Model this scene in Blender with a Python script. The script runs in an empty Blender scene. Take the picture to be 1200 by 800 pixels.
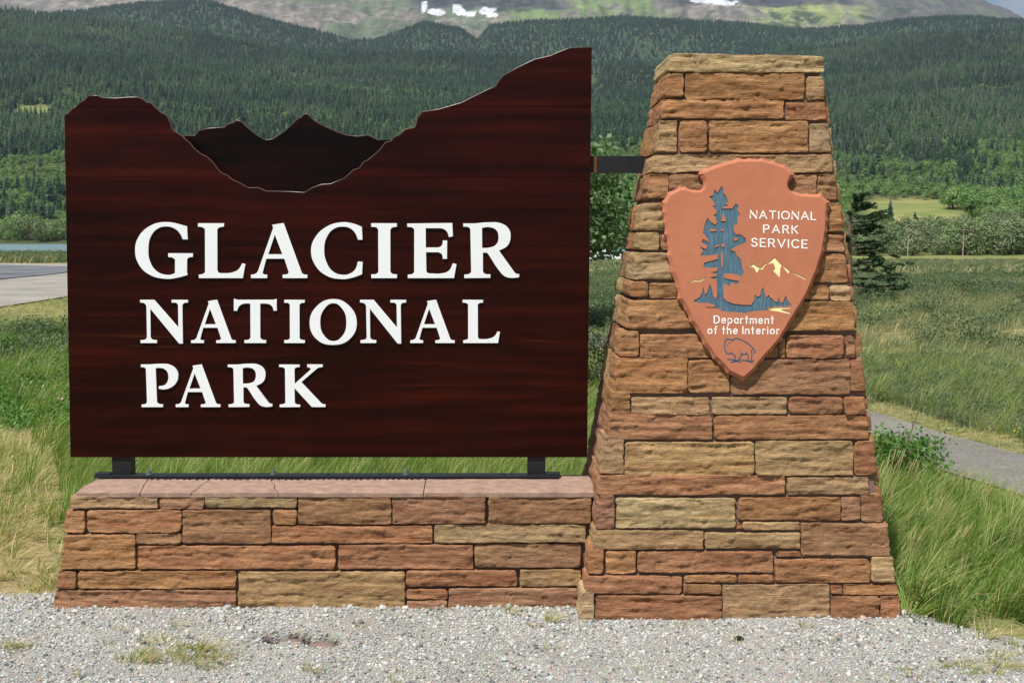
import bpy, bmesh, math, random
import numpy as np
from mathutils import Vector, Matrix

# ------------------------------------------------------------------ camera, sky, sun, exposure
SC = bpy.context.scene
COL = SC.collection
F, CX, CY, HORIZON, EYE = 1500.0, 600.0, 400.0, 275.0, 1.75
PITCH = math.atan((CY - HORIZON) / F)
_t = (717.0 - CY) / F
CAM_D = EYE * (math.cos(PITCH) - _t * math.sin(PITCH)) / (math.sin(PITCH) + _t * math.cos(PITCH))
CAM = np.array((0.0, -CAM_D, EYE))
cam_data = bpy.data.cameras.new('camera')
cam = bpy.data.objects.new('camera', cam_data)
COL.objects.link(cam)
cam.location = CAM
cam.rotation_euler = (math.pi / 2 - PITCH, 0, 0)
cam_data.sensor_width = 36.0
cam_data.lens = 36.0 * F / 1200.0
cam_data.clip_start = 0.05
cam_data.clip_end = 60000
SC.camera = cam

SUN_EL, SUN_AZ = math.radians(61), math.radians(-34)     # azimuth from the viewer's side, minus = left
SUN_DIR = Vector((math.sin(SUN_AZ) * math.cos(SUN_EL), -math.cos(SUN_AZ) * math.cos(SUN_EL), math.sin(SUN_EL)))
world = bpy.data.worlds.new('World')
SC.world = world
world.use_nodes = True
wn = world.node_tree
for n in list(wn.nodes):
    wn.nodes.remove(n)
w_out = wn.nodes.new('ShaderNodeOutputWorld')
w_bg = wn.nodes.new('ShaderNodeBackground')
w_sky = wn.nodes.new('ShaderNodeTexSky')
w_sky.sky_type = 'NISHITA'
w_sky.sun_disc = False
w_sky.sun_elevation = SUN_EL
w_sky.sun_rotation = math.atan2(SUN_DIR.x, SUN_DIR.y)
w_sky.air_density = 1.0
w_sky.dust_density = 0.7
w_sky.ozone_density = 1.5
w_tc = wn.nodes.new('ShaderNodeTexCoord')
w_map = wn.nodes.new('ShaderNodeMapping')
w_map.inputs['Scale'].default_value = (2.2, 2.2, 6.0)
w_map.inputs['Location'].default_value = (3.1, 0.35, 0.2)
w_noise = wn.nodes.new('ShaderNodeTexNoise')
w_noise.inputs['Scale'].default_value = 1.6
w_noise.inputs['Detail'].default_value = 8
w_noise.inputs['Roughness'].default_value = 0.62
w_ramp = wn.nodes.new('ShaderNodeValToRGB')
w_ramp.color_ramp.elements[0].position = 0.47
w_ramp.color_ramp.elements[1].position = 0.62
w_mix = wn.nodes.new('ShaderNodeMix')
w_mix.data_type = 'RGBA'
w_mix.inputs[7].default_value = (7.6, 7.9, 8.3, 1)
wn.links.new(w_tc.outputs['Generated'], w_map.inputs['Vector'])
wn.links.new(w_map.outputs[0], w_noise.inputs['Vector'])
wn.links.new(w_noise.outputs['Fac'], w_ramp.inputs['Fac'])
wn.links.new(w_ramp.outputs['Color'], w_mix.inputs[0])
wn.links.new(w_sky.outputs[0], w_mix.inputs[6])
wn.links.new(w_mix.outputs[2], w_bg.inputs['Color'])
w_bg.inputs['Strength'].default_value = 0.066
wn.links.new(w_bg.outputs[0], w_out.inputs['Surface'])

sun_data = bpy.data.lights.new('sun', 'SUN')
sun_data.energy = 5.0
sun_data.angle = math.radians(0.55)
sun_data.color = (1.0, 0.95, 0.87)
sun = bpy.data.objects.new('sun', sun_data)
COL.objects.link(sun)
sun.rotation_euler = SUN_DIR.to_track_quat('Z', 'Y').to_euler()
sun.location = (-20, -30, 40)

SC.view_settings.view_transform = 'Standard'
SC.view_settings.look = 'None'
SC.view_settings.exposure = 0.24
SC.view_settings.gamma = 1.0
SC.view_settings.use_curve_mapping = False
SC.render.engine = 'CYCLES'
SC.cycles.max_bounces = 6
SC.cycles.diffuse_bounces = 3
SC.cycles.transparent_max_bounces = 6
SC.cycles.volume_bounces = 0
SC.cycles.use_denoising = True

# ------------------------------------------------------------------ helpers: projection, noise, meshes, materials
_cp, _sp = math.cos(PITCH), math.sin(PITCH)

def ray(px, py):
    """direction of the sight line through a point of the photograph"""
    x, y = (px - CX) / F, (CY - py) / F
    return np.array((x, _cp + y * _sp, -_sp + y * _cp))

def on_plane(px, py, p0, n):
    d = ray(px, py)
    t = np.dot(np.asarray(p0) - CAM, n) / np.dot(d, n)
    return CAM + d * t

def on_y(px, py, y):
    return on_plane(px, py, (0, y, 0), np.array((0, 1, 0)))

def on_z(px, py, z=0.0):
    return on_plane(px, py, (0, 0, z), np.array((0, 0, 1)))

def proj(x, y, z):
    x = np.asarray(x, float); y = np.asarray(y, float); z = np.asarray(z, float)
    dy, dz = y - CAM[1], z - CAM[2]
    fw = dy * _cp - dz * _sp
    up = dy * _sp + dz * _cp
    fw = np.where(fw > 0.05, fw, 0.05)
    return CX + F * x / fw, CY - F * up / fw

def _hash(ix, iy, iz, seed):
    h = (ix * 374761393 + iy * 668265263 + iz * 2147483647 + seed * 974634777) & 0xFFFFFFFF
    h = ((h ^ (h >> 13)) * 1274126177) & 0xFFFFFFFF
    h = ((h ^ (h >> 16)) * 2246822519) & 0xFFFFFFFF
    return ((h ^ (h >> 15)) & 0xFFFFFF) / float(0xFFFFFF)

def vnoise(x, y, z=0.0, seed=0):
    x, y, z = np.broadcast_arrays(np.asarray(x, float), np.asarray(y, float), np.asarray(z, float))
    fx, fy, fz = np.floor(x), np.floor(y), np.floor(z)
    ix, iy, iz = fx.astype(np.int64), fy.astype(np.int64), fz.astype(np.int64)
    tx, ty, tz = x - fx, y - fy, z - fz
    tx, ty, tz = tx * tx * (3 - 2 * tx), ty * ty * (3 - 2 * ty), tz * tz * (3 - 2 * tz)
    r = 0
    for a in (0, 1):
        for b in (0, 1):
            for c in (0, 1):
                w = (tx if a else 1 - tx) * (ty if b else 1 - ty) * (tz if c else 1 - tz)
                r = r + w * _hash(ix + a, iy + b, iz + c, seed)
    return r * 2 - 1

def fbm(x, y, z=0.0, seed=0, octv=4, gain=0.5):
    r, a, f, s = 0, 1.0, 1.0, 0.0
    for o in range(octv):
        r = r + a * vnoise(np.asarray(x) * f, np.asarray(y) * f, np.asarray(z) * f, seed + o * 17)
        s += a
        a *= gain
        f *= 2.03
    return r / s

def facets(x, y, seed):
    """broken planar facets: each irregular cell has its own height and tilt"""
    ix, iy = np.floor(x).astype(np.int64), np.floor(y).astype(np.int64)
    best = np.full(x.shape, 1e9); out = np.zeros(x.shape)
    for a in (-1, 0, 1):
        for b in (-1, 0, 1):
            cx, cy = ix + a, iy + b
            zz = np.zeros_like(cx)
            px = cx + 0.1 + 0.8 * _hash(cx, cy, zz, seed); py = cy + 0.1 + 0.8 * _hash(cx, cy, zz + 1, seed)
            d = (x - px) ** 2 + (y - py) ** 2
            h = (_hash(cx, cy, zz + 2, seed) - 0.5) + (x - px) * (_hash(cx, cy, zz + 3, seed) - 0.5) * 1.3 + (y - py) * (_hash(cx, cy, zz + 4, seed) - 0.5) * 1.6
            m = d < best
            best = np.where(m, d, best); out = np.where(m, h, out)
    return out

def smooth(a, b, x):
    t = np.clip((np.asarray(x, float) - a) / (b - a), 0, 1)
    return t * t * (3 - 2 * t)

def new_mesh(name, verts, faces, mat=None, shade=False):
    me = bpy.data.meshes.new(name)
    v = np.asarray(verts, np.float32).reshape(-1, 3)
    if isinstance(faces, np.ndarray):
        f = faces.astype(np.int32)
        k = f.shape[1]
        me.vertices.add(len(v)); me.vertices.foreach_set('co', v.ravel())
        me.loops.add(f.size); me.loops.foreach_set('vertex_index', f.ravel())
        me.polygons.add(len(f))
        me.polygons.foreach_set('loop_start', np.arange(0, f.size, k, dtype=np.int32))
        me.update(calc_edges=True)
    else:
        me.from_pydata(v.tolist(), [], faces)
        me.update()
    if mat is not None:
        me.materials.append(mat)
    if shade and len(me.polygons):
        me.polygons.foreach_set('use_smooth', np.ones(len(me.polygons), bool))
    return me

def obj(name, me, parent=None, loc=None):
    o = bpy.data.objects.new(name, me)
    COL.objects.link(o)
    if loc is not None:
        o.location = loc
    if parent is not None:
        o.parent = parent
    return o

def tag(o, label=None, cat=None, group=None, kind=None):
    if label: o['label'] = label
    if cat: o['category'] = cat
    if group: o['group'] = group
    if kind: o['kind'] = kind
    return o

def empty(name, loc, label, cat, group=None):
    o = bpy.data.objects.new(name, None)
    o.empty_display_size = 0.2
    COL.objects.link(o)
    o.location = loc
    return tag(o, label, cat, group)

class MB:
    """collects boxes, tubes and loose faces into one mesh"""
    def __init__(s):
        s.v, s.f = [], []
    def add(s, verts, faces):
        k = len(s.v)
        s.v.extend([tuple(map(float, p)) for p in verts])
        s.f.extend([tuple(i + k for i in f) for f in faces])
    def box(s, c, d, rot=None):
        x, y, z = d[0] / 2, d[1] / 2, d[2] / 2
        vs = [Vector((a * x, b * y, e * z)) for a, b, e in ((-1,-1,-1),(1,-1,-1),(1,1,-1),(-1,1,-1),(-1,-1,1),(1,-1,1),(1,1,1),(-1,1,1))]
        if rot is not None:
            vs = [rot @ p for p in vs]
        s.add([p + Vector(c) for p in vs], [(0,3,2,1),(4,5,6,7),(0,1,5,4),(1,2,6,5),(2,3,7,6),(3,0,4,7)])
    def tube(s, pts, rads, n=6, cap=True):
        pts = [Vector(p) for p in pts]
        rings = []
        for i, p in enumerate(pts):
            d = (pts[min(i + 1, len(pts) - 1)] - pts[max(i - 1, 0)])
            if d.length < 1e-9: d = Vector((0, 0, 1))
            d.normalize()
            a = d.cross(Vector((0.13, 0.97, 0.2))); a.normalize()
            b = d.cross(a)
            r = rads[i] if hasattr(rads, '__len__') else rads
            rings.append([p + (a * math.cos(2 * math.pi * k / n) + b * math.sin(2 * math.pi * k / n)) * r for k in range(n)])
        vs = [q for r in rings for q in r]
        fs = []
        for i in range(len(rings) - 1):
            for k in range(n):
                fs.append((i * n + k, i * n + (k + 1) % n, (i + 1) * n + (k + 1) % n, (i + 1) * n + k))
        if cap:
            fs.append(tuple(range(n - 1, -1, -1)))
            fs.append(tuple((len(rings) - 1) * n + k for k in range(n)))
        s.add(vs, fs)
    def mesh(s, name, mat=None, shade=False, off=(0, 0, 0)):
        v = np.array(s.v, float).reshape(-1, 3) - np.asarray(off, float)
        return new_mesh(name, v, s.f, mat, shade)
    def build(s, name, mat, parent=None, shade=False, off=(0, 0, 0), loc=None):
        return obj(name, s.mesh(name, mat, shade, off), parent, loc)

class Mat:
    """small wrapper for procedural node materials"""
    def __init__(s, name, rough=0.8, spec=0.3):
        s.m = bpy.data.materials.new(name)
        s.m.use_nodes = True
        s.t = s.m.node_tree
        s.b = s.t.nodes['Principled BSDF']
        s.out = s.t.nodes['Material Output']
        s.b.inputs['Roughness'].default_value = rough
        s.b.inputs['Specular IOR Level'].default_value = spec
    def n(s, typ, **kw):
        nd = s.t.nodes.new(typ)
        for k, v in kw.items():
            if k.startswith('_'):
                setattr(nd, k[1:], v)
            else:
                key = int(k[1:]) if k[0] == 'i' and k[1:].isdigit() else k.replace('__', ' ')
                s.put(nd.inputs[key], v)
        return nd
    def put(s, sock, v):
        if isinstance(v, bpy.types.NodeSocket):
            s.t.links.new(v, sock)
        elif isinstance(v, bpy.types.Node):
            s.t.links.new(v.outputs[0], sock)
        else:
            if isinstance(v, tuple) and len(v) == 3 and sock.type == 'RGBA':
                v = (*v, 1)
            sock.default_value = v
    def coord(s, which='Object'):
        return s.n('ShaderNodeTexCoord').outputs[which]
    def mapping(s, vec, scale=(1, 1, 1), loc=(0, 0, 0)):
        return s.n('ShaderNodeMapping', Vector=vec, Scale=scale, Location=loc).outputs[0]
    def noise(s, vec, scale, detail=4, rough=0.55, dist=0.0, out='Fac'):
        return s.n('ShaderNodeTexNoise', Vector=vec, Scale=scale, Detail=detail, Roughness=rough, Distortion=dist).outputs[out]
    def ramp(s, fac, stops, mode='LINEAR'):
        r = s.n('ShaderNodeValToRGB', Fac=fac)
        cr = r.color_ramp
        cr.interpolation = mode
        while len(cr.elements) < len(stops):
            cr.elements.new(0.5)
        for e, (p, c) in zip(cr.elements, stops):
            e.position = p
            e.color = (*c, 1) if hasattr(c, '__len__') else (c, c, c, 1)
        return r.outputs['Color']
    def mix(s, fac, a, b, mode='MIX'):
        m = s.n('ShaderNodeMix', _data_type='RGBA', _blend_type=mode)
        s.put(m.inputs[0], fac); s.put(m.inputs[6], a); s.put(m.inputs[7], b)
        return m.outputs[2]
    def math(s, op, a, b=0.0, clamp=False):
        m = s.n('ShaderNodeMath', _operation=op, _use_clamp=clamp)
        s.put(m.inputs[0], a); s.put(m.inputs[1], b)
        return m.outputs[0]
    def vadd(s, a, b):
        m = s.n('ShaderNodeVectorMath', _operation='ADD')
        s.put(m.inputs[0], a); s.put(m.inputs[1], b)
        return m.outputs[0]
    def rand(s):
        return s.n('ShaderNodeObjectInfo').outputs['Random']
    def rand_shift(s, vec, amt=37.0):
        r = s.rand()
        c = s.n('ShaderNodeCombineXYZ', X=s.math('MULTIPLY', r, amt), Y=s.math('MULTIPLY', r, amt * 1.7), Z=s.math('MULTIPLY', r, amt * 2.3))
        return s.vadd(vec, c.outputs[0])
    def attr(s, name, out='Fac'):
        return s.n('ShaderNodeAttribute', _attribute_name=name).outputs[out]
    def bump(s, h, strength=0.5, dist=0.01, base=None):
        b = s.n('ShaderNodeBump', Height=h, Strength=strength, Distance=dist)
        if base is not None: s.put(b.inputs['Normal'], base)
        return b.outputs[0]
    def color(s, v): s.put(s.b.inputs['Base Color'], v); return s
    def normal(s, v): s.put(s.b.inputs['Normal'], v); return s
    def rough(s, v): s.put(s.b.inputs['Roughness'], v); return s
    def leafy(s, col, amount=0.35):
        """light that shines through a thin leaf"""
        tr = s.n('ShaderNodeBsdfTranslucent', Color=col)
        mx = s.n('ShaderNodeMixShader', Fac=amount)
        s.t.links.new(s.b.outputs[0], mx.inputs[1]); s.t.links.new(tr.outputs[0], mx.inputs[2])
        s.t.links.new(mx.outputs[0], s.out.inputs['Surface'])
        return s

def srgb(r, g, b, k=1.0):
    f = lambda c: ((c / 255 + 0.055) / 1.055) ** 2.4 if c > 10 else c / 255 / 12.92
    return (f(r) * k, f(g) * k, f(b) * k)

# ------------------------------------------------------------------ materials
def m_stone():
    m = Mat('sandstone', 0.88, 0.2)
    base = m.n('ShaderNodeObjectInfo').outputs['Color']
    v = m.rand_shift(m.coord())
    warp = m.noise(m.mapping(v, (5, 5, 9)), 1.0, 3, 0.5, out='Color')
    wv = m.n('ShaderNodeVectorMath', _operation='MULTIPLY_ADD')
    m.put(wv.inputs[0], warp); m.put(wv.inputs[1], (0.05, 0.05, 0.03)); m.put(wv.inputs[2], v)
    wv = wv.outputs[0]
    streak = m.noise(m.mapping(wv, (7, 7, 62)), 1.0, 7, 0.68)
    fine = m.noise(m.mapping(wv, (22, 22, 190)), 1.0, 6, 0.7)
    blot = m.noise(m.mapping(v, (7, 7, 13)), 1.0, 5, 0.6)
    pits = m.noise(v, 70, 8, 0.78)
    c = m.mix(m.ramp(streak, [(0.33, 0.0), (0.66, 1.0)]), m.mix(1.0, base, (0.6, 0.56, 0.54), 'MULTIPLY'), m.mix(1.0, base, (1.28, 1.3, 1.3), 'MULTIPLY'))
    c = m.mix(m.ramp(blot, [(0.5, 0.0), (0.72, 0.55)]), c, m.mix(0.5, base, srgb(205, 160, 112), 'MIX'))
    c = m.mix(m.ramp(blot, [(0.28, 0.5), (0.45, 0.0)]), c, m.mix(1.0, base, (0.72, 0.5, 0.46), 'MULTIPLY'))
    c = m.mix(m.ramp(fine, [(0.32, 0.8), (0.46, 0.0)]), c, m.mix(1.0, c, (0.45, 0.4, 0.4), 'MULTIPLY'))
    c = m.mix(m.ramp(fine, [(0.56, 0.0), (0.72, 0.7)]), c, m.mix(1.0, c, (1.5, 1.5, 1.48), 'MULTIPLY'))
    c = m.mix(m.ramp(pits, [(0.3, 0.6), (0.5, 0.0)]), c, m.mix(1.0, c, (0.5, 0.45, 0.42), 'MULTIPLY'))
    c = m.mix(m.ramp(pits, [(0.56, 0.0), (0.74, 0.6)]), c, m.mix(1.0, c, (1.4, 1.42, 1.42), 'MULTIPLY'))
    band = m.noise(m.mapping(wv, (1.6, 1.6, 30)), 1.0, 3, 0.5)
    c = m.mix(m.ramp(band, [(0.54, 0.0), (0.68, 0.75)]), c, m.mix(1.0, c, (1.34, 1.42, 1.45), 'MULTIPLY'))
    c = m.mix(m.ramp(band, [(0.3, 0.75), (0.45, 0.0)]), c, m.mix(1.0, c, (0.9, 0.76, 0.7), 'MULTIPLY'))
    lich = m.noise(m.vadd(v, (3.3, 1.1, 7.7)), 14, 6, 0.72)
    c = m.mix(m.ramp(lich, [(0.735, 0.0), (0.77, 0.85)]), c, srgb(190, 88, 20))
    h = m.math('ADD', m.math('MULTIPLY', streak, 0.6), m.math('ADD', m.math('MULTIPLY', fine, 0.4), m.math('MULTIPLY', pits, 0.7)))
    m.color(c).normal(m.bump(h, 1.0, 0.016))
    return m.m

def m_simple(name, col, rough=0.8, spec=0.3, nscale=60, var=0.25, bump=0.0, bdist=0.004, metal=0.0):
    m = Mat(name, rough, spec)
    v = m.coord()
    a = m.noise(v, nscale, 5, 0.65)
    b = m.noise(v, nscale * 0.13, 3, 0.5)
    k = m.math('ADD', m.math('MULTIPLY', a, 0.5), m.math('MULTIPLY', b, 0.5))
    c = m.mix(m.ramp(k, [(0.3, 0.0), (0.7, 1.0)]), tuple(x * (1 - var) for x in col), tuple(x * (1 + var) for x in col))
    m.color(c)
    m.b.inputs['Metallic'].default_value = metal
    if bump:
        m.normal(m.bump(a, bump, bdist))
    return m.m

def m_wood(name, dark, mid, light, rough=0.33):
    m = Mat(name, rough, 0.13)
    v = m.rand_shift(m.coord(), 11.0)
    w = m.noise(m.mapping(v, (0.8, 0.8, 3.0)), 1.0, 3, 0.5, out='Color')
    wv = m.n('ShaderNodeVectorMath', _operation='MULTIPLY_ADD')
    m.put(wv.inputs[0], w); m.put(wv.inputs[1], (0.1, 0.1, 0.11)); m.put(wv.inputs[2], v)
    wv = wv.outputs[0]
    g1 = m.noise(m.mapping(wv, (0.9, 0.9, 17)), 1.0, 5, 0.6)
    g2 = m.noise(m.mapping(wv, (2.2, 2.2, 190)), 1.0, 5, 0.7)
    g3 = m.noise(m.mapping(v, (1.3, 1.3, 5)), 1.0, 3, 0.5)
    c = m.ramp(g1, [(0.3, dark), (0.48, mid), (0.7, light), (0.8, mid)])
    c = m.mix(m.ramp(g2, [(0.35, 0.6), (0.6, 0.0)]), c, m.mix(1.0, c, (0.5, 0.46, 0.46), 'MULTIPLY'))
    c = m.mix(m.ramp(g3, [(0.32, 0.7), (0.52, 0.0)]), c, dark)
    c = m.mix(m.math('MULTIPLY', m.rand(), 0.5), c, m.mix(1.0, c, (0.45, 0.42, 0.45), 'MULTIPLY'))
    g4 = m.noise(m.mapping(wv, (0.7, 0.7, 55)), 1.0, 2, 0.5)
    c = m.mix(m.math('MULTIPLY', m.ramp(g4, [(0.68, 0.0), (0.74, 0.45)]), m.ramp(g3, [(0.5, 0.0), (0.65, 1.0)])), c, srgb(96, 58, 30))
    kn = m.n('ShaderNodeTexVoronoi', Vector=m.mapping(wv, (1.7, 1.7, 4.2)), Scale=1.0)
    c = m.mix(m.ramp(kn.outputs['Distance'], [(0.05, 0.85), (0.16, 0.0)]), c, dark)
    m.color(c).normal(m.bump(m.math('ADD', g2, g1), 0.06, 0.002))
    m.rough(m.ramp(g2, [(0.3, rough + 0.12), (0.7, rough - 0.05)]))
    return m.m

def m_gravel():
    m = Mat('gravel_stone', 0.85, 0.25)
    r = m.rand()
    c = m.ramp(r, [(0.0, srgb(108, 111, 112)), (0.12, srgb(160, 164, 164)), (0.32, srgb(190, 191, 187)), (0.55, srgb(176, 173, 163)), (0.74, srgb(210, 209, 203)), (0.87, srgb(172, 181, 183)), (0.95, srgb(182, 164, 150)), (1.0, srgb(202, 199, 189))], 'CONSTANT')
    n = m.noise(m.coord(), 2.2, 4, 0.6)
    c = m.mix(m.ramp(n, [(0.3, 0.0), (0.7, 1.0)]), m.mix(1.0, c, (0.78, 0.78, 0.78), 'MULTIPLY'), c)
    m.color(c)
    return m.m

def m_leaf(name, cols, thru=0.3, rough=0.55, spec=0.3):
    """cols: ramp over a per-instance random and a per-leaf attribute"""
    m = Mat(name, rough, spec)
    r = m.rand()
    k = m.math('ADD', m.math('MULTIPLY', r, 0.6), m.math('MULTIPLY', m.attr('tone'), 0.4))
    c = m.ramp(k, [(i / (len(cols) - 1), x) for i, x in enumerate(cols)])
    m.color(c).leafy(m.mix(1.0, c, (1.15, 1.25, 0.75), 'MULTIPLY'), thru)
    return m.m

STONE = m_stone()
MORTAR = m_simple('mortar', srgb(118, 98, 90), 0.95, 0.1, 90, 0.25, 0.6, 0.004)
COPING = m_simple('coping_concrete', srgb(156, 130, 117), 0.92, 0.15, 150, 0.42, 0.9, 0.005)
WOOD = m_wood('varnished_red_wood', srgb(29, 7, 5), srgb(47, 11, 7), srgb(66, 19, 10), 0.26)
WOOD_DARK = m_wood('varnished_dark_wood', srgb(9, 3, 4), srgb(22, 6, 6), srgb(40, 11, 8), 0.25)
EDGE = m_simple('varnished_edge_glint', srgb(78, 54, 50), 0.3, 0.6, 9, 0.55)  # varnished wood lightened to paint the bright glint along the edges
WHITE = m_simple('white_letter_paint', (0.80, 0.83, 0.86), 0.45, 0.4, 200, 0.03)
TERRA = m_simple('terracotta_paint', srgb(178, 113, 86), 0.78, 0.2, 22, 0.10, 0.25, 0.003)
BLUE = None
CREAM = m_simple('cream_paint', srgb(248, 228, 172), 0.7, 0.2, 60, 0.06)
WHITE_INK = m_simple('white_engraving_paint', (0.88, 0.88, 0.86), 0.6, 0.3, 80, 0.03)
BLUE_INK = m_simple('blue_engraving_paint', srgb(62, 88, 108), 0.7, 0.2, 80, 0.08)
STEEL = m_simple('dark_steel', srgb(34, 35, 39), 0.5, 0.35, 25, 0.35, 0.2, 0.002, 0.2)
RUST = m_simple('rusty_steel', srgb(96, 62, 40), 0.85, 0.2, 30, 0.4, 0.3, 0.003)
BOLT = m_simple('galvanised_bolt', srgb(120, 135, 138), 0.4, 0.5, 60, 0.2, 0.0, 0, 0.6)
GRAVEL = m_gravel()
def m_blue():
    m = Mat('blue_paint_on_wood', 0.75, 0.2)
    g = m.noise(m.mapping(m.coord(), (160, 160, 4)), 1.0, 4, 0.6)
    m.color(m.ramp(g, [(0.3, srgb(62, 88, 104)), (0.6, srgb(84, 114, 132)), (0.8, srgb(108, 132, 144))])).normal(m.bump(g, 0.4, 0.002))
    return m.m
BLUE = m_blue()
BARK = m_simple('bark', srgb(112, 96, 82), 0.9, 0.1, 12, 0.35, 0.6, 0.02)
POLE_WOOD = m_simple('weathered_pole_wood', srgb(160, 150, 136), 0.9, 0.1, 6, 0.2)
NEEDLE = m_leaf('spruce_needles', [srgb(32, 56, 46), srgb(44, 72, 56), srgb(58, 88, 64), srgb(76, 102, 74), srgb(48, 72, 62)], 0.12)
NEEDLE_L = m_leaf('fir_needles', [srgb(52, 82, 56), srgb(68, 100, 64), srgb(86, 116, 76), srgb(104, 124, 92), srgb(76, 100, 78)], 0.12)
NEEDLE_NEAR = m_leaf('pine_needles', [srgb(30, 48, 34), srgb(46, 72, 46), srgb(68, 98, 60), srgb(56, 82, 54)], 0.12)
SNAG = m_leaf('dead_tree_grey', [srgb(104, 98, 100), srgb(128, 120, 118), srgb(116, 100, 96)], 0.0)
ASPEN = m_leaf('aspen_leaves', [srgb(70, 102, 54), srgb(94, 128, 68), srgb(116, 148, 84), srgb(134, 160, 106), srgb(96, 120, 78)], 0.3)
WILLOW = m_leaf('willow_leaves', [srgb(78, 104, 62), srgb(102, 124, 80), srgb(128, 144, 104), srgb(116, 124, 98), srgb(96, 122, 70)], 0.3)
POPLAR = m_leaf('poplar_leaves', [srgb(28, 50, 28), srgb(50, 80, 44), srgb(78, 110, 64), srgb(140, 160, 122)], 0.3)
ROSE_LEAF = m_leaf('rose_leaves', [srgb(52, 88, 36), srgb(76, 116, 50), srgb(104, 142, 66), srgb(120, 150, 84)], 0.35)
SHRUB_LEAF = m_leaf('dark_shrub_leaves', [srgb(40, 62, 38), srgb(56, 80, 46), srgb(76, 96, 62), srgb(96, 100, 84)], 0.3)
SAGE = m_leaf('sage_leaves', [srgb(66, 88, 54), srgb(84, 106, 70), srgb(104, 120, 90), srgb(72, 98, 58)], 0.25)
GRASS = m_leaf('green_grass', [srgb(70, 102, 36), srgb(96, 130, 50), srgb(124, 152, 68), srgb(152, 170, 100), srgb(178, 180, 124)], 0.4)
STRAW = m_leaf('dry_grass', [srgb(164, 150, 104), srgb(190, 174, 128), srgb(206, 190, 148), srgb(150, 150, 96)], 0.3)
FIELD = m_leaf('field_grass', [srgb(86, 108, 66), srgb(102, 120, 76), srgb(126, 134, 96), srgb(150, 140, 112)], 0.3)

# ------------------------------------------------------------------ the land: heights
_Ld = [-80, 0, 72, 180, 275, 520, 545, 580, 700, 1000, 1400, 1900, 2500, 3000, 3500]
_Lz = [0, 0, 0, -1.2, -2.3, -2.4, -1.6, 2.0, 15.8, 58, 118, 230, 368, 512, 430]
_Rd = [-80, 0, 40, 100, 200, 300, 420, 600, 760, 900, 1300, 1800, 2400, 3000, 3500]
_Rz = [0, 0, 0, -1.2, -2.8, -4.3, -2.0, 14.5, 21.5, 37.8, 92.7, 187.7, 329, 501, 420]
_c1x = [-300, 0, 100, 200, 300, 400, 500, 600, 700, 800, 900, 1000, 1100, 1200, 1500]
_c1y = [20, 18, 27, 44, 58, 65, 69, 74, 81, 78, 67, 54, 42, 39, 42]

def H(x, y):
    x = np.asarray(x, float); y = np.asarray(y, float)
    d = y + CAM_D
    th = x / np.maximum(d, 5.0)
    t = smooth(-0.27, -0.02, th)
    z = (1 - t) * np.interp(d, _Ld, _Lz) + t * np.interp(d, _Rd, _Rz)
    base3 = (1 - t) * 512 + t * 501
    want3 = EYE + (HORIZON - np.interp(CX + F * th, _c1x, _c1y)) / F * 3000
    z = z + smooth(1300, 3000, d) * (want3 - base3)
    z = z + fbm(x / 210, y / 210, 0, 5, 4) * 16 * smooth(620, 1200, d)
    z = z + fbm(x / 60, y / 60, 0, 9, 3) * 3.0 * smooth(560, 900, d)
    z = z + fbm(x / 9, y / 9, 0, 21, 3) * 0.10 * smooth(24, 60, d) * (1 - smooth(200, 260, d)) * smooth(-0.1, 0.05, th)
    z = z - 0.06 * (1 - smooth(-0.38, 0.1, y)) * (np.abs(x) < 6)
    return z

ROWS = np.concatenate([np.linspace(-42, -5, 12), np.linspace(-4.5, 14, 60), 14 * np.exp(np.linspace(0.02, math.log(3500 / 14), 210))])

def fan_sheet(name, mat, rows, ncol, hfun, spread=1.15, near_w=22.0):
    s = np.linspace(-1, 1, ncol)
    s = 0.42 * s + 0.58 * np.sign(s) * np.abs(s) ** 3          # finer where the photograph looks
    R, S = np.meshgrid(rows, s, indexing='ij')
    X = S * (near_w + spread * np.maximum(R + CAM_D, 0))
    Z = hfun(X, R)
    v = np.stack([X, R, Z], -1).reshape(-1, 3)
    n, k = len(rows), ncol
    i = (np.arange(n - 1)[:, None] * k + np.arange(k - 1)[None, :]).ravel()
    f = np.stack([i, i + 1, i + 1 + k, i + k], -1)
    return new_mesh(name, v, f, mat, True), v

def set_attr(me, name, vals):
    a = me.attributes.new(name, 'FLOAT', 'POINT')
    a.data.foreach_set('value', np.asarray(vals, np.float32))

def set_col(me, name, cols):
    a = me.attributes.new(name, 'FLOAT_COLOR', 'POINT')
    c = np.ones((len(cols), 4), np.float32); c[:, :3] = cols
    a.data.foreach_set('color', c.ravel())

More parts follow.
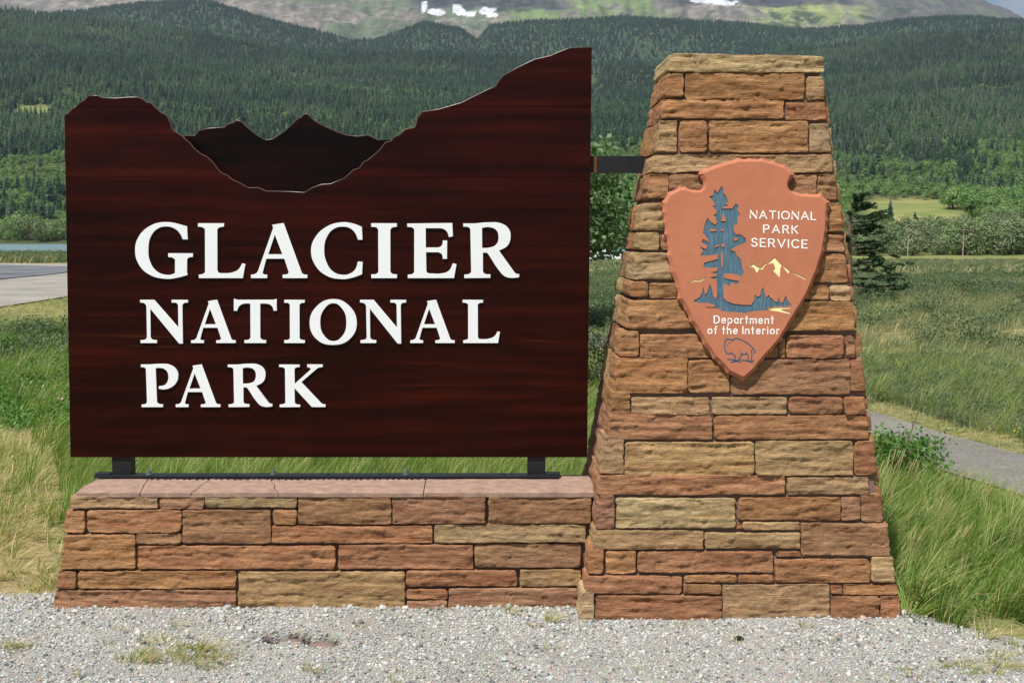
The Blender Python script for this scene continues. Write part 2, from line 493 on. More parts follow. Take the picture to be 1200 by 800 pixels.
def m_ground():
    m = Mat('meadow_ground', 0.95, 0.1)
    v = m.coord()
    a = m.noise(m.mapping(v, (0.05, 0.16, 1)), 1.0, 6, 0.62)
    b = m.noise(v, 2.2, 6, 0.7)
    c2 = m.noise(v, 24, 4, 0.7)
    green = m.ramp(b, [(0.3, srgb(70, 90, 46)), (0.5, srgb(98, 116, 64)), (0.7, srgb(128, 136, 84))])
    dry = m.ramp(b, [(0.3, srgb(132, 120, 84)), (0.55, srgb(166, 148, 108)), (0.75, srgb(186, 170, 124))])
    col = m.mix(m.ramp(a, [(0.42, 0.0), (0.62, 0.85)]), green, dry)
    col = m.mix(m.attr('dry'), col, dry)
    col = m.mix(m.attr('wood'), col, m.ramp(b, [(0.3, srgb(50, 62, 40)), (0.7, srgb(86, 100, 62))]))
    col = m.mix(m.attr('lush'), col, m.mix(m.ramp(m.noise(v, 0.035, 5, 0.6), [(0.42, 0.0), (0.6, 1.0)]), m.ramp(b, [(0.3, srgb(96, 118, 62)), (0.7, srgb(120, 136, 76))]), m.ramp(b, [(0.3, srgb(136, 138, 82)), (0.7, srgb(164, 156, 100))])))
    col = m.mix(m.ramp(c2, [(0.35, 0.5), (0.55, 0.0)]), col, m.mix(1.0, col, (0.5, 0.52, 0.48), 'MULTIPLY'))
    m.color(col).normal(m.bump(m.math('ADD', b, c2), 0.7, 0.05))
    return m.m

g_me, g_v = fan_sheet('ground', m_ground(), ROWS, 221, H)
gpx, gpy = proj(g_v[:, 0], g_v[:, 1], g_v[:, 2])
gd = g_v[:, 1] + CAM_D
clear_r = smooth(500, 530, gd) * (1 - smooth(760, 800, gd)) * smooth(1005, 1030, gpx) * (1 - smooth(1110, 1150, gpx))
clear_l = np.exp(-(((gpx - 42) / 26) ** 2 + ((gpy - 131) / 7) ** 2))
set_attr(g_me, 'wood', smooth(330, 460, gd) * (1 - clear_r) * (1 - clear_l))
set_attr(g_me, 'lush', np.clip(clear_r * 0.8 + clear_l, 0, 1) + 0.5 * smooth(300, 310, gd) * (1 - smooth(330, 350, gd)))
set_attr(g_me, 'dry', np.clip(0.8 * smooth(60, 90, gd) * (1 - smooth(110, 150, gd)) * (gpx < 300) + 0.75 * smooth(0.2, 0.5, fbm(g_v[:, 0] / 14, g_v[:, 1] / 40, 0, 3)) * (gd > 14) + (gpx < 74) * (gpy > 485) * (gpy < 720), 0, 1))
ground = tag(obj('ground', g_me), kind='structure')

# second, darker ridge behind the near hill
_c2x = [-300, 0, 100, 150, 200, 250, 300, 350, 415, 440, 500, 540, 560, 575, 600, 665, 725, 775, 880, 925, 1000, 1050, 1100, 1170, 1200, 1500]
_c2y = [36, 32, 24, 17, 13, 15, 29, 40, 59, 59, 36, 44, 60, 43, 40, 34, 30, 32, 40, 45, 42, 35, 32, 35, 36, 38]
def H2(x, y):
    d = y + CAM_D
    th = x / d
    crest = EYE + (HORIZON - np.interp(CX + F * th, _c2x, _c2y)) / F * 4600
    up = smooth(3250, 4600, d)
    z = 330 + (crest - 330) * up - np.maximum(d - 4600, 0) * 0.35
    return z + fbm(x / 260, y / 260, 0, 31, 4) * 22 * (1 - smooth(4300, 4600, d)) * smooth(3250, 3500, d)

def m_forest_floor():
    m = Mat('forest_floor', 0.95, 0.1)
    m.color(m.ramp(m.noise(m.coord(), 0.05, 6, 0.7), [(0.3, srgb(42, 56, 44)), (0.55, srgb(60, 76, 54)), (0.75, srgb(92, 104, 66))]))
    return m.m
r_me, r_v = fan_sheet('forested_ridge', m_forest_floor(), np.linspace(3250, 5000, 110) - CAM_D, 361, H2, 1.1, 0)
tag(obj('forested_ridge', r_me), kind='structure')

# the mountain with scree, cliffs and snow fields
_mx = [-300, 0, 300, 700, 1000, 1080, 1115, 1130, 1150, 1163, 1178, 1195, 1230, 1500]
_my = [-70, -60, -90, -80, -60, -36, -12, 0, 10, 15, 22, 30, 45, 90]
def H3(x, y):
    d = y + CAM_D
    th = x / d
    px = CX + F * th
    crest = EYE + (HORIZON - np.interp(px, _mx, _my)) / F * 7800
    up = np.clip((d - 5000) / 2800, 0, 1)
    z = 560 + (crest - 560) * up ** 0.92
    rid = 1 - np.abs(fbm(x / 520, y / 900, 0, 41, 5, 0.55)) * 2
    z = z + (rid - 0.4) * 95 * smooth(5100, 5500, d) * (1 - smooth(7300, 7800, d))
    z = z + fbm(x / 70, y / 110, 0, 44, 4, 0.6) * 16 * smooth(5100, 5500, d)
    cl = smooth(465, 500, px) * (1 - smooth(630, 680, px)) + smooth(790, 830, px) * (1 - smooth(950, 1000, px)) * 0.6
    z = z + cl * smooth(6150, 6260, d) * 150
    return z - np.maximum(d - 7800, 0) * 0.8
m_me, m_v = fan_sheet('mountain', None, np.concatenate([np.linspace(5000, 5500, 14), np.linspace(5515, 6900, 165), np.linspace(6930, 8100, 30)]) - CAM_D, 700, H3, 1.1, 0)
mpx, mpy = proj(m_v[:, 0], m_v[:, 1], m_v[:, 2])
wx = mpx + 14 * fbm(m_v[:, 0] / 90, m_v[:, 2] / 60, 0, 51, 4)
wy = mpy + 7 * fbm(m_v[:, 0] / 70, m_v[:, 2] / 50, 0, 57, 4)
n1 = fbm(m_v[:, 0] / 120, m_v[:, 2] / 70, m_v[:, 1] / 200, 61, 5, 0.6)
n2 = fbm(m_v[:, 0] / 30, m_v[:, 2] / 22, m_v[:, 1] / 60, 66, 4, 0.6)
def L3(a, b, t): return np.asarray(a)[None, :] * (1 - t[:, None]) + np.asarray(b)[None, :] * t[:, None]
colm = L3(srgb(104, 100, 94), srgb(142, 134, 124), smooth(-0.3, 0.3, n2))
def lay(mask, col):
    global colm
    colm = colm * (1 - mask[:, None]) + np.asarray(col)[None, :] * mask[:, None]
lay(smooth(330, 360, wx) * (1 - smooth(560, 600, wx)) * 0.8 * smooth(-0.3, 0.2, n1), srgb(96, 112, 82))
lay(smooth(580, 610, wx) * (1 - smooth(760, 800, wx)) * 0.9 * smooth(-0.35, 0.0, n1 + n2 * 0.4), srgb(112, 134, 80))
lay(smooth(860, 900, wx) * (1 - smooth(1010, 1040, wx)) * smooth(3, 8, wy) * 0.95 * smooth(-0.3, 0.1, n1), srgb(140, 150, 92))
lay(smooth(1000, 1040, wx) * 0.95, srgb(92, 90, 90))
lay(smooth(1000, 1040, wx) * smooth(0.0, 0.3, n1) * 0.6, srgb(96, 108, 80))
fo = np.clip(smooth(0.05, 0.25, n1 + 0.3 * n2 + (wy - 22) / 60), 0, 1) * (1 - smooth(1060, 1120, wx)) * (0.25 + 0.75 * smooth(580, 640, wx))
lay(fo * 0.85, srgb(48, 66, 54))
cliff = (smooth(472, 490, wx) * (1 - smooth(640, 680, wx)) * (1 - smooth(9, 14, wy)) + smooth(770, 800, wx) * (1 - smooth(990, 1020, wx)) * (1 - smooth(4, 9, wy)))
lay(np.clip(cliff, 0, 1) * (0.75 + 0.25 * smooth(-0.2, 0.2, n2)), srgb(58, 60, 68))
snow = np.zeros(len(m_v))
for sx, sy, ax, ay, sl in ((497, 8, 4, 10, -0.8), (512, 15, 13, 6, 0.1), (538, 13, 9, 8, 0.7), (548, 17, 14, 4, 0), (570, 14, 13, 6, -0.3), (575, 18, 9, 4, 0), (838, 2, 32, 3.2, 0.05), (850, 5, 16, 2.0, 0.1)):
    dx, dy = mpx - sx, mpy - sy
    dy = dy - dx * sl * 0.5
    q = (dx / (ax * 0.85)) ** 2 + (dy / (ay * 0.75)) ** 2 + 1.3 * n2 + 0.5 * fbm(mpx / 3, mpy / 2, 0, 88, 3)
    snow = np.maximum(snow, 1 - smooth(0.75, 1.05, q))
lay(snow * (0.8 + 0.2 * smooth(-0.3, 0.2, n2)), (0.76, 0.79, 0.83))
strata = fbm(m_v[:, 0] / 260, m_v[:, 2] / 9, 0, 93, 4, 0.6)
gully = fbm(m_v[:, 0] / 24, m_v[:, 2] / 150, 0, 94, 4, 0.6)
colm = colm * (1 + 0.5 * (strata * (0.4 + cliff) + gully * 0.9)[:, None] * (1 - snow[:, None] * 0.8)).clip(0.45, 1.5)
set_col(m_me, 'Col', colm)
def m_mountain():
    m = Mat('mountain_rock', 0.95, 0.1)
    c = m.attr('Col', 'Color')
    n = m.noise(m.mapping(m.coord(), (0.012, 0.006, 0.03)), 1.0, 7, 0.68)
    m.color(m.mix(m.ramp(n, [(0.3, 0.0), (0.7, 1.0)]), m.mix(1.0, c, (0.72, 0.72, 0.74), 'MULTIPLY'), m.mix(1.0, c, (1.15, 1.15, 1.12), 'MULTIPLY')))
    m.normal(m.bump(n, 0.8, 20.0))
    return m.m
m_me.materials.append(m_mountain())
tag(obj('mountain', m_me), kind='structure')

# ------------------------------------------------------------------ road, shoulder, footpath, river
def strip(name, mat, pts, widths, lift, kind='structure', nsub=12, nacross=6, hf=H, win=6.0):
    """a flat ribbon that follows the ground; pts centre line, widths (left,right)"""
    P = np.array(pts, float)
    t = np.concatenate([[0], np.cumsum(np.hypot(*np.diff(P, axis=0).T))])
    tt = np.linspace(0, t[-1], nsub * (len(P) - 1) + 1)
    # smooth the corners
    k = np.linspace(-0.5, 0.5, 9) * win
    px = np.mean([np.interp(np.clip(tt + a, 0, t[-1]), t, P[:, 0]) for a in k], 0)
    py = np.mean([np.interp(np.clip(tt + a, 0, t[-1]), t, P[:, 1]) for a in k], 0)
    dx, dy = np.gradient(px), np.gradient(py)
    l = np.hypot(dx, dy); nx, ny = dy / l, -dx / l
    a = np.linspace(-widths[0], widths[1], nacross + 1)
    X = px[:, None] + nx[:, None] * a[None, :]
    Y = py[:, None] + ny[:, None] * a[None, :]
    edge = 0.06 * fbm(X * 1.3, Y * 1.3, 0, 77, 3) * (widths[0] + widths[1] > 1.0)
    X = X + nx[:, None] * edge; Y = Y + ny[:, None] * edge
    Z = hf(X, Y) + lift
    n, c = X.shape
    i = (np.arange(n - 1)[:, None] * c + np.arange(c - 1)[None, :]).ravel()
    f = np.stack([i, i + 1, i + 1 + c, i + c], -1)
    me = new_mesh(name, np.stack([X, Y, Z], -1).reshape(-1, 3), f, mat)
    return tag(obj(name, me), kind=kind), (px, py)

def m_asphalt():
    m = Mat('worn_asphalt', 0.9, 0.2)
    v = m.coord()
    a, b = m.noise(v, 0.35, 5, 0.6), m.noise(v, 30, 4, 0.7)
    c = m.ramp(a, [(0.35, srgb(90, 93, 100)), (0.6, srgb(114, 117, 122)), (0.75, srgb(130, 131, 133))])
    m.color(m.mix(m.ramp(b, [(0.35, 0.4), (0.6, 0.0)]), c, m.mix(1.0, c, (0.6, 0.6, 0.6), 'MULTIPLY'))).normal(m.bump(b, 0.3, 0.01))
    return m.m
def m_bed(name, stops, sc=60, sc2=1.2):
    m = Mat(name, 0.95, 0.15)
    v = m.coord()
    a, b = m.noise(v, sc, 6, 0.8), m.noise(v, sc2, 5, 0.6)
    vo = m.n('ShaderNodeTexVoronoi', Vector=v, Scale=sc * 1.1)
    k = m.math('ADD', m.math('MULTIPLY', a, 0.6), m.math('MULTIPLY', b, 0.4))
    c = m.ramp(k, stops)
    c = m.mix(0.3, c, m.mix(1.0, c, vo.outputs['Color'], 'MULTIPLY'))
    m.color(c).normal(m.bump(m.math('ADD', a, vo.outputs['Distance']), 0.9, 0.012))
    return m.m
ASPHALT = m_asphalt()
SHOULDER = m_bed('shoulder_gravel', [(0.35, srgb(128, 125, 116)), (0.55, srgb(164, 160, 150)), (0.7, srgb(184, 179, 168))], 22, 0.5)
PATH = m_bed('path_gravel', [(0.32, srgb(100, 98, 92)), (0.5, srgb(136, 134, 126)), (0.68, srgb(168, 166, 156))], 40, 0.8)
road_far = on_z(0, 313)[1]
RX = -24.6
road_line = [(RX + 2.5, -40), (RX + 1.2, 20), (RX, 52), (RX - 2.0, road_far - 4), (RX - 12, road_far + 3), (RX - 40, road_far + 7), (RX - 90, road_far + 10)]
strip('road_shoulder', SHOULDER, [(x + 0.3, y) for x, y in road_line], (6.0, 11.0), 0.03)
strip('road', ASPHALT, road_line, (4.6, 4.6), 0.06)
YELLOW = m_simple('yellow_road_paint', srgb(206, 146, 52), 0.8, 0.2, 3, 0.15)
strip('centre_line', YELLOW, road_line, (0.3, 0.3), 0.066, nacross=1)
PATH_LINE = [(4.9, -0.6), (4.35, 1.4), (3.75, 2.95), (3.2, 5.1), (2.7, 9.2), (1.6, 14.8), (0, 19), (-4, 25)]
path_ob, path_xy = strip('footpath', PATH, PATH_LINE, (0.52, 0.52), 0.015)

def m_water():
    m = Mat('river_water', 0.18, 0.5)
    m.color(srgb(132, 158, 168))
    n = m.noise(m.mapping(m.coord(), (0.25, 0.9, 1)), 1.0, 5, 0.65)
    m.normal(m.bump(n, 0.5, 0.4))
    return m.m
wv = [(-520, 262 - CAM_D, -2.05), (-60, 250 - CAM_D, -2.05), (40, 300 - CAM_D, -2.05), (40, 560 - CAM_D, -2.05), (-520, 560 - CAM_D, -2.05)]
tag(obj('river', new_mesh('river', wv, [tuple(range(5))], m_water())), kind='structure')

# ------------------------------------------------------------------ gravel forecourt
def gravel_edge(x):
    x = np.asarray(x, float)
    e = np.where(x < -1.9, 0.14, np.where(x > 1.72, -0.03 - (x - 1.72) * 0.95, 0.3))
    return e + 0.15 * fbm(x * 2.2, 0.7, 0, 83, 4)
def bed_z(x, y):
    z = 0.010 + 0.012 * fbm(x * 2.5, y * 2.5, 0, 91, 4)
    for hx, hy in HOLES:
        q = ((x - hx) / 0.125) ** 2 + ((y - hy) / 0.10) ** 2
        z = z - 0.062 * (1 - smooth(0.45, 1.05, q)) + 0.014 * np.exp(-((q - 1.7) / 0.7) ** 2)
    near = np.exp(-np.maximum(0, -y) / 0.10)
    return z + 0.012 * near
HOLES = [tuple(on_z(338, 752)[:2]), tuple(on_z(377, 755)[:2])]
_pw_end = 0.02
xs = np.linspace(-4.2, 3.4, 430); ys = np.linspace(-2.6, 0.35, 190)
GX, GY = np.meshgrid(xs, ys, indexing='ij')
keep = GY < gravel_edge(GX) + 0.06
GZ = bed_z(GX, GY)
idx = np.arange(GX.size).reshape(GX.shape)
fq = np.stack([idx[:-1, :-1], idx[1:, :-1], idx[1:, 1:], idx[:-1, 1:]], -1)[keep[:-1, :-1]]
BEDM = m_bed('grit_bed', [(0.3, srgb(136, 134, 128)), (0.5, srgb(184, 181, 173)), (0.7, srgb(212, 208, 201))], 90, 2.5)
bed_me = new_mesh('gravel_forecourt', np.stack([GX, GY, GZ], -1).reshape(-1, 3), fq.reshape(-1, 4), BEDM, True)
hollow_shade = np.zeros(GX.shape)
for hx, hy in HOLES:                                   # bare soil in the two hollows, their shade painted in dark
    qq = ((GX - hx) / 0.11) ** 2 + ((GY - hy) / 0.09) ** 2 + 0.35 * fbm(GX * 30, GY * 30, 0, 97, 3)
    hollow_shade = np.maximum(hollow_shade, 1 - smooth(0.8, 1.1, qq))
set_attr(bed_me, 'hollow_shade', hollow_shade.ravel())
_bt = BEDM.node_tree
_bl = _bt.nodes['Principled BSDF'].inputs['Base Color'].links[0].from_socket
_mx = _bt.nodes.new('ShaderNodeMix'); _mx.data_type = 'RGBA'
_at = _bt.nodes.new('ShaderNodeAttribute'); _at.attribute_name = 'hollow_shade'
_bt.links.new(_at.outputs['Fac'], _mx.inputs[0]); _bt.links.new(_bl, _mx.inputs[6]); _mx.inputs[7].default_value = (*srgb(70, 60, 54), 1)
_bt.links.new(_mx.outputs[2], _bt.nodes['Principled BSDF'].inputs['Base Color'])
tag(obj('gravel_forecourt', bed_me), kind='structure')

# ------------------------------------------------------------------ scattering by geometry nodes (for what cannot be counted)
def lib(name, objs):
    c = bpy.data.collections.new(name)
    for o in objs:
        c.objects.link(o)
    return c

def scatter(name, pts, rot, scl, idx, coll, label=None, cat=None):
    me = bpy.data.meshes.new(name)
    me.vertices.add(len(pts)); me.vertices.foreach_set('co', np.asarray(pts, np.float32).ravel())
    a = me.attributes.new('rot', 'FLOAT_VECTOR', 'POINT'); a.data.foreach_set('vector', np.asarray(rot, np.float32).ravel())
    a = me.attributes.new('scl', 'FLOAT_VECTOR', 'POINT'); a.data.foreach_set('vector', np.asarray(scl, np.float32).ravel())
    a = me.attributes.new('idx', 'INT', 'POINT'); a.data.foreach_set('value', np.asarray(idx, np.int32))
    o = obj(name, me)
    g = bpy.data.node_groups.new(name + '_scatter', 'GeometryNodeTree')
    g.interface.new_socket('Geometry', in_out='INPUT', socket_type='NodeSocketGeometry')
    g.interface.new_socket('Geometry', in_out='OUTPUT', socket_type='NodeSocketGeometry')
    N = g.nodes.new
    gi, go = N('NodeGroupInput'), N('NodeGroupOutput')
    ci = N('GeometryNodeCollectionInfo')
    ci.inputs['Collection'].default_value = coll
    ci.inputs['Separate Children'].default_value = True
    ci.inputs['Reset Children'].default_value = True
    ip = N('GeometryNodeInstanceOnPoints')
    ip.inputs['Pick Instance'].default_value = True
    def named(nm, typ):
        q = N('GeometryNodeInputNamedAttribute'); q.data_type = typ; q.inputs['Name'].default_value = nm
        return [s for s in q.outputs if s.enabled and s.name == 'Attribute'][0]
    e2r = N('FunctionNodeEulerToRotation')
    g.links.new(named('rot', 'FLOAT_VECTOR'), e2r.inputs[0])
    g.links.new(gi.outputs[0], ip.inputs['Points'])
    g.links.new(ci.outputs[0], ip.inputs['Instance'])
    g.links.new(named('idx', 'INT'), ip.inputs['Instance Index'])
    g.links.new(e2r.outputs[0], ip.inputs['Rotation'])
    g.links.new(named('scl', 'FLOAT_VECTOR'), ip.inputs['Scale'])
    g.links.new(ip.outputs[0], go.inputs[0])
    o.modifiers.new('scatter', 'NODES').node_group = g
    return tag(o, label, cat, kind='stuff')

def proto(name, me):
    return bpy.data.objects.new(name, me)

rng = np.random.default_rng(7)
def pebble(seed):
    bm = bmesh.new()
    bmesh.ops.create_icosphere(bm, subdivisions=1, radius=1.0)
    r = random.Random(seed)
    sq = (1.0, r.uniform(0.65, 0.95), r.uniform(0.45, 0.75))
    for v in bm.verts:
        k = r.uniform(0.72, 1.12)
        v.co = Vector((v.co.x * sq[0] * k, v.co.y * sq[1] * k, v.co.z * sq[2] * k))
    me = bpy.data.meshes.new('pebble')
    bm.to_mesh(me); bm.free()
    me.materials.append(GRAVEL)
    return me
pebbles = lib('pebble_kinds', [proto('pebble_%s' % c, pebble(i)) for i, c in enumerate('abcde')])
N_G = 150000
gx = rng.uniform(-4.1, 3.2, N_G); gy = -2.3 + 2.62 * rng.random(N_G)
dens = 0.62 + 0.5 * vnoise(gx * 3, gy * 3, 0, 3)
ok = (gy < gravel_edge(gx) + 0.05 * rng.normal(size=N_G)) & (rng.random(N_G) < np.clip(dens + 0.3, 0.25, 1))
ok &= ~((np.abs(gx) < 2.2) & (gy > 0.03) & (gx > -2.0))
for hx, hy in HOLES:
    ok &= ((gx - hx) / 0.105) ** 2 + ((gy - hy) / 0.088) ** 2 > rng.uniform(0.6, 1.1, N_G)
gx, gy = gx[ok], gy[ok]
gs = np.exp(rng.normal(math.log(0.0047), 0.40, len(gx))).clip(0.003, 0.017) * (1 + 0.35 * np.exp(-np.maximum(0, -0.02 - gy) / 0.08))
gz = bed_z(gx, gy) + gs * 0.25
scatter('loose_gravel', np.stack([gx, gy, gz], -1), np.stack([rng.normal(0, 0.5, len(gx)), rng.normal(0, 0.5, len(gx)), rng.uniform(0, 6.28, len(gx))], -1),
        np.repeat((gs * rng.uniform(0.85, 1.2, len(gs)))[:, None], 3, 1), rng.integers(0, 5, len(gx)), pebbles, 'loose pale grey gravel covering the ground before the stone base', 'gravel')

# ------------------------------------------------------------------ masonry
TONES = {
    'r': srgb(170, 118, 88), 'd': srgb(158, 115, 90), 't': srgb(180, 145, 111), 'b': srgb(190, 161, 128),
    'y': srgb(180, 145, 107), 'p': srgb(163, 118, 95), 'g': srgb(173, 144, 115), 'k': srgb(188, 155, 128), 'o': srgb(171, 122, 86),
}
_sid = [0]

def lines_for(L, r, cell):
    n = max(2, int(round((L - 2 * r) / cell)))
    mid = np.linspace(r, L - r, n + 1)
    return np.concatenate([[0, r * 0.3], mid, [L - r * 0.3, L]]) / L

def stone(parent, quad, n, back, prot=0.028, depth=0.06, tone='r', rough=1.0, cell=0.0095, name='stone', nd=2):
    """one hewn block: quad = BL, BR, TR, TL on the wall face; back = direction into the wall"""
    _sid[0] += 1
    sd = _sid[0] * 7 + 3
    rnd = random.Random(sd)
    q = [np.asarray(p, float) for p in quad]
    W = (np.linalg.norm(q[1] - q[0]) + np.linalg.norm(q[2] - q[3])) / 2
    Hh = (np.linalg.norm(q[3] - q[0]) + np.linalg.norm(q[2] - q[1])) / 2
    u = (q[1] + q[2] - q[0] - q[3]); u /= np.linalg.norm(u)
    v = np.cross(n, u)
    r = min(rnd.uniform(0.002, 0.004), 0.25 * min(W, Hh))
    S, T = np.meshgrid(lines_for(W, r, cell), lines_for(Hh, r, cell * 0.75), indexing='ij')
    a = np.minimum(S, 1 - S) * W
    b = np.minimum(T, 1 - T) * Hh
    # knock the corners off
    rc = min(rnd.uniform(0.006, 0.02), 0.35 * min(W, Hh))
    ca, cb = np.maximum(rc - a, 0), np.maximum(rc - b, 0)
    cl = np.hypot(ca, cb)
    k = np.where(cl > rc, rc / np.maximum(cl, 1e-9), 1.0)
    da, db = ca - ca * k, cb - cb * k
    S2 = S + np.where(S < 0.5, da, -da) / W
    T2 = T + np.where(T < 0.5, db, -db) / Hh
    P = (q[0] * ((1 - S2) * (1 - T2))[..., None] + q[1] * (S2 * (1 - T2))[..., None] + q[2] * (S2 * T2)[..., None] + q[3] * ((1 - S2) * T2)[..., None])
    X, Y = S * W, T * Hh
    e = np.minimum(a, b)
    w = prot - r * (1 - np.sqrt(np.clip(1 - (1 - np.minimum(e / r, 1)) ** 2, 0, 1)))
    face = smooth(0, r, e)
    led = fbm(X * 4.5 + 0.4 * fbm(X * 20, Y * 20, 0, sd + 8, 2), Y * 46, 0, sd + 1, 4) * 3.0
    led = (np.floor(led) + smooth(0.40, 0.60, led - np.floor(led))) / 3.0      # broken bedding ledges
    w = w + rough * (0.6 + 0.4 * face) * (0.008 * fbm(X * 5, Y * 9, 0, sd, 3) + 0.0095 * led + 0.0048 * fbm(X * 34, Y * 50, 0, sd + 2, 4, 0.6) + 0.0052 * facets(X * 15 + 0.5 * fbm(X * 30, Y * 30, 0, sd + 11, 2), Y * 38 + 0.5 * fbm(X * 30, Y * 30, 0, sd + 12, 2), sd))
    du = 0.0050 * fbm(Y * 40, X * 9, 0, sd + 3, 3) + 0.0022 * fbm(Y * 110, X * 60, 0, sd + 5, 2)
    dv = 0.0046 * fbm(X * 13, Y * 6, 0, sd + 4, 4, 0.6) + 0.0020 * fbm(X * 80, Y * 60, 0, sd + 6, 2)
    P = P + n * w[..., None] + u * du[..., None] + v * dv[..., None]
    ns, nt = S.shape
    verts = list(P.reshape(-1, 3))
    idx = np.arange(ns * nt).reshape(ns, nt)
    faces = [(idx[i, j], idx[i + 1, j], idx[i + 1, j + 1], idx[i, j + 1]) for i in range(ns - 1) for j in range(nt - 1)]
    loop = [idx[i, 0] for i in range(ns)] + [idx[ns - 1, j] for j in range(1, nt)] + [idx[i, nt - 1] for i in range(ns - 2, -1, -1)] + [idx[0, j] for j in range(nt - 2, 0, -1)]
    cen = P.reshape(-1, 3).mean(0)
    prev = loop
    L = len(loop)
    base = np.array([verts[i] for i in loop])
    rad = base - cen
    rad -= np.outer(rad @ np.asarray(back), back)
    rl = np.linalg.norm(rad, axis=1, keepdims=True) + 1e-9
    rad /= rl
    for k in range(1, nd + 1):
        dd = (depth + prot) * k / nd
        pts = base + np.asarray(back) * dd
        nn = rough * 0.006 * fbm(pts[:, 2] * 60, pts[:, 1] * 12, pts[:, 0] * 12, sd + 9, 3)
        pts = pts + rad * (nn + (0.003 if k < nd else -0.006))[:, None] if nd > 2 else pts
        st = len(verts)
        verts.extend(pts)
        cur = list(range(st, st + L))
        for i in range(L):
            j = (i + 1) % L
            faces.append((prev[j], prev[i], cur[i], cur[j]))
        prev = cur
    faces.append(tuple(prev[::-1]) if nd > 2 else tuple(prev[::-1]))
    off = np.array(parent.location)
    me = new_mesh(name, np.array(verts) - off, [tuple(int(i) for i in f) for f in faces], STONE, True)
    o = obj(name, me, parent)
    t = TONES[tone]
    k = rnd.uniform(0.88, 1.1)
    lum = 0.3 * t[0] + 0.6 * t[1] + 0.1 * t[2]
    t = [(c_ + (lum - c_) * 0.10) * w_ for c_, w_ in zip(t, (1.0, 1.02, 0.88))]
    o.color = (t[0] * k, t[1] * k * rnd.uniform(0.96, 1.04), t[2] * k * rnd.uniform(0.94, 1.06), 1)
    return o

def courses(parent, c00, c10, c11, c01, n, back, seed, prot=0.025, lo=0.09, hi=0.17, wlo=0.18, whi=0.55):
    """fills a wall face that the photograph does not show with plain coursed blocks"""
    r = random.Random(seed)
    c00, c10, c11, c01 = [np.asarray(p, float) for p in (c00, c10, c11, c01)]
    pt = lambda s, t: (c00 * (1 - s) + c10 * s) * (1 - t) + (c01 * (1 - s) + c11 * s) * t
    hgt = np.linalg.norm(c01 - c00); wid = np.linalg.norm(c10 - c00)
    t = 0.0
    while t < 0.985:
        h = r.uniform(lo, hi) / hgt
        if t + h > 0.93: h = 1 - t
        s = 0.0
        while s < 0.985:
            w = r.uniform(wlo, whi) / wid
            if s + w > 0.86: w = 1 - s
            gs, gt = 0.006 / wid, 0.006 / hgt
            stone(parent, [pt(s + gs, t + gt), pt(s + w - gs, t + gt), pt(s + w - gs, t + h - gt), pt(s + gs, t + h - gt)], n, back, prot, 0.05, r.choice('rrdtrgop'), 1.0, 0.05)
            s += w
        t += h

# ---- low base wall
WB = 0.08
wall_n = np.array((0, -1, WB)); wall_n /= np.linalg.norm(wall_n)
wall_p0 = np.array((0, 0, 0)) - wall_n * 0.0
wall_back = np.array((0, 1.0, 0))
def wpt(px, py): return on_plane(px, py, wall_p0, wall_n) - wall_n * 0.021
ZT = on_plane(380, 577.5, wall_p0, wall_n)[2] + 0.004
wall = empty('stone_base_wall', (-0.9, 0.4, 0), 'low coursed red sandstone wall under the dark wooden sign, joined to the pillar', 'wall')
BASE = [  # x0, y0, x1, y1, tone, left corner
    (82, 580.5, 184, 595, 't', 1), (187.4, 580.5, 238.4, 596, 'd', 0), (241.2, 580.5, 347, 594.2, 'g', 0), (350.3, 580.8, 457.8, 613.5, 'd', 0),
    (460.6, 580.3, 568.3, 613, 'd', 0), (573, 580, 692, 613, 'd', 0),
    (74, 598.8, 98.1, 623.4, 'o', 1), (102.3, 598.2, 211.4, 623.4, 'o', 0), (214, 598.2, 316.6, 635.6, 'd', 0), (320.5, 597.6, 347, 614, 'o', 0),
    (160.4, 625.4, 211.4, 636.7, 'd', 0), (319.1, 617, 506, 635.6, 'r', 0), (509.3, 615.2, 686, 635, 'g', 0),
    (70.3, 627, 157.6, 666, 'o', 1), (161.3, 640, 392.6, 666, 'r', 0), (396.8, 638.5, 553.5, 666, 'r', 0), (556.4, 637.6, 680, 664, 'd', 0),
    (65.5, 669.6, 88.7, 689, 'r', 1), (92, 669.6, 276, 689, 'o', 0), (279.4, 670, 474, 721, 'y', 0), (476.7, 668.8, 605.4, 686.6, 'r', 0), (610, 667.4, 680, 686.6, 't', 0),
    (61, 691.7, 276, 724, 'p', 1), (476.7, 690.6, 523.8, 701.2, 'r', 0), (476.7, 703.6, 523.8, 723, 'p', 0), (526.4, 689.5, 678, 723, 'p', 0)]
for x0, y0, x1, y1, tn, lc in BASE:
    x0, x1, y0, y1 = x0 - 0.6, x1 + 0.6, y0 - (0.5 if y0 > 590 else 0), y1 + 0.5
    hgt = y1 - y0
    tl = x0 + 0.15 * hgt if lc else x0
    stone(wall, [wpt(x0, y1), wpt(x1, y1), wpt(x1, y0), wpt(tl, y0)], wall_n, wall_back, 0.021, 0.22 if lc else 0.05, tn, nd=6 if lc else 2)
wl0 = on_plane(66, 717, wall_p0, wall_n); wl1 = on_plane(90, 581, wall_p0, wall_n)
WR = 0.62
RAIL_Y0 = on_z(385, 560.5, ZT + 0.006)[1]
RAIL_Y1 = on_z(385, 553.5, ZT + 0.020)[1]
WDEP = RAIL_Y1 + 0.012 + WB * ZT
def wcorner(left, z, backside):
    xl = wl0[0] + (wl1[0] - wl0[0]) * z / ZT
    y = WB * z + 0.03 if not backside else WDEP - WB * z
    return np.array((xl + 0.02 if left else WR, y, z))
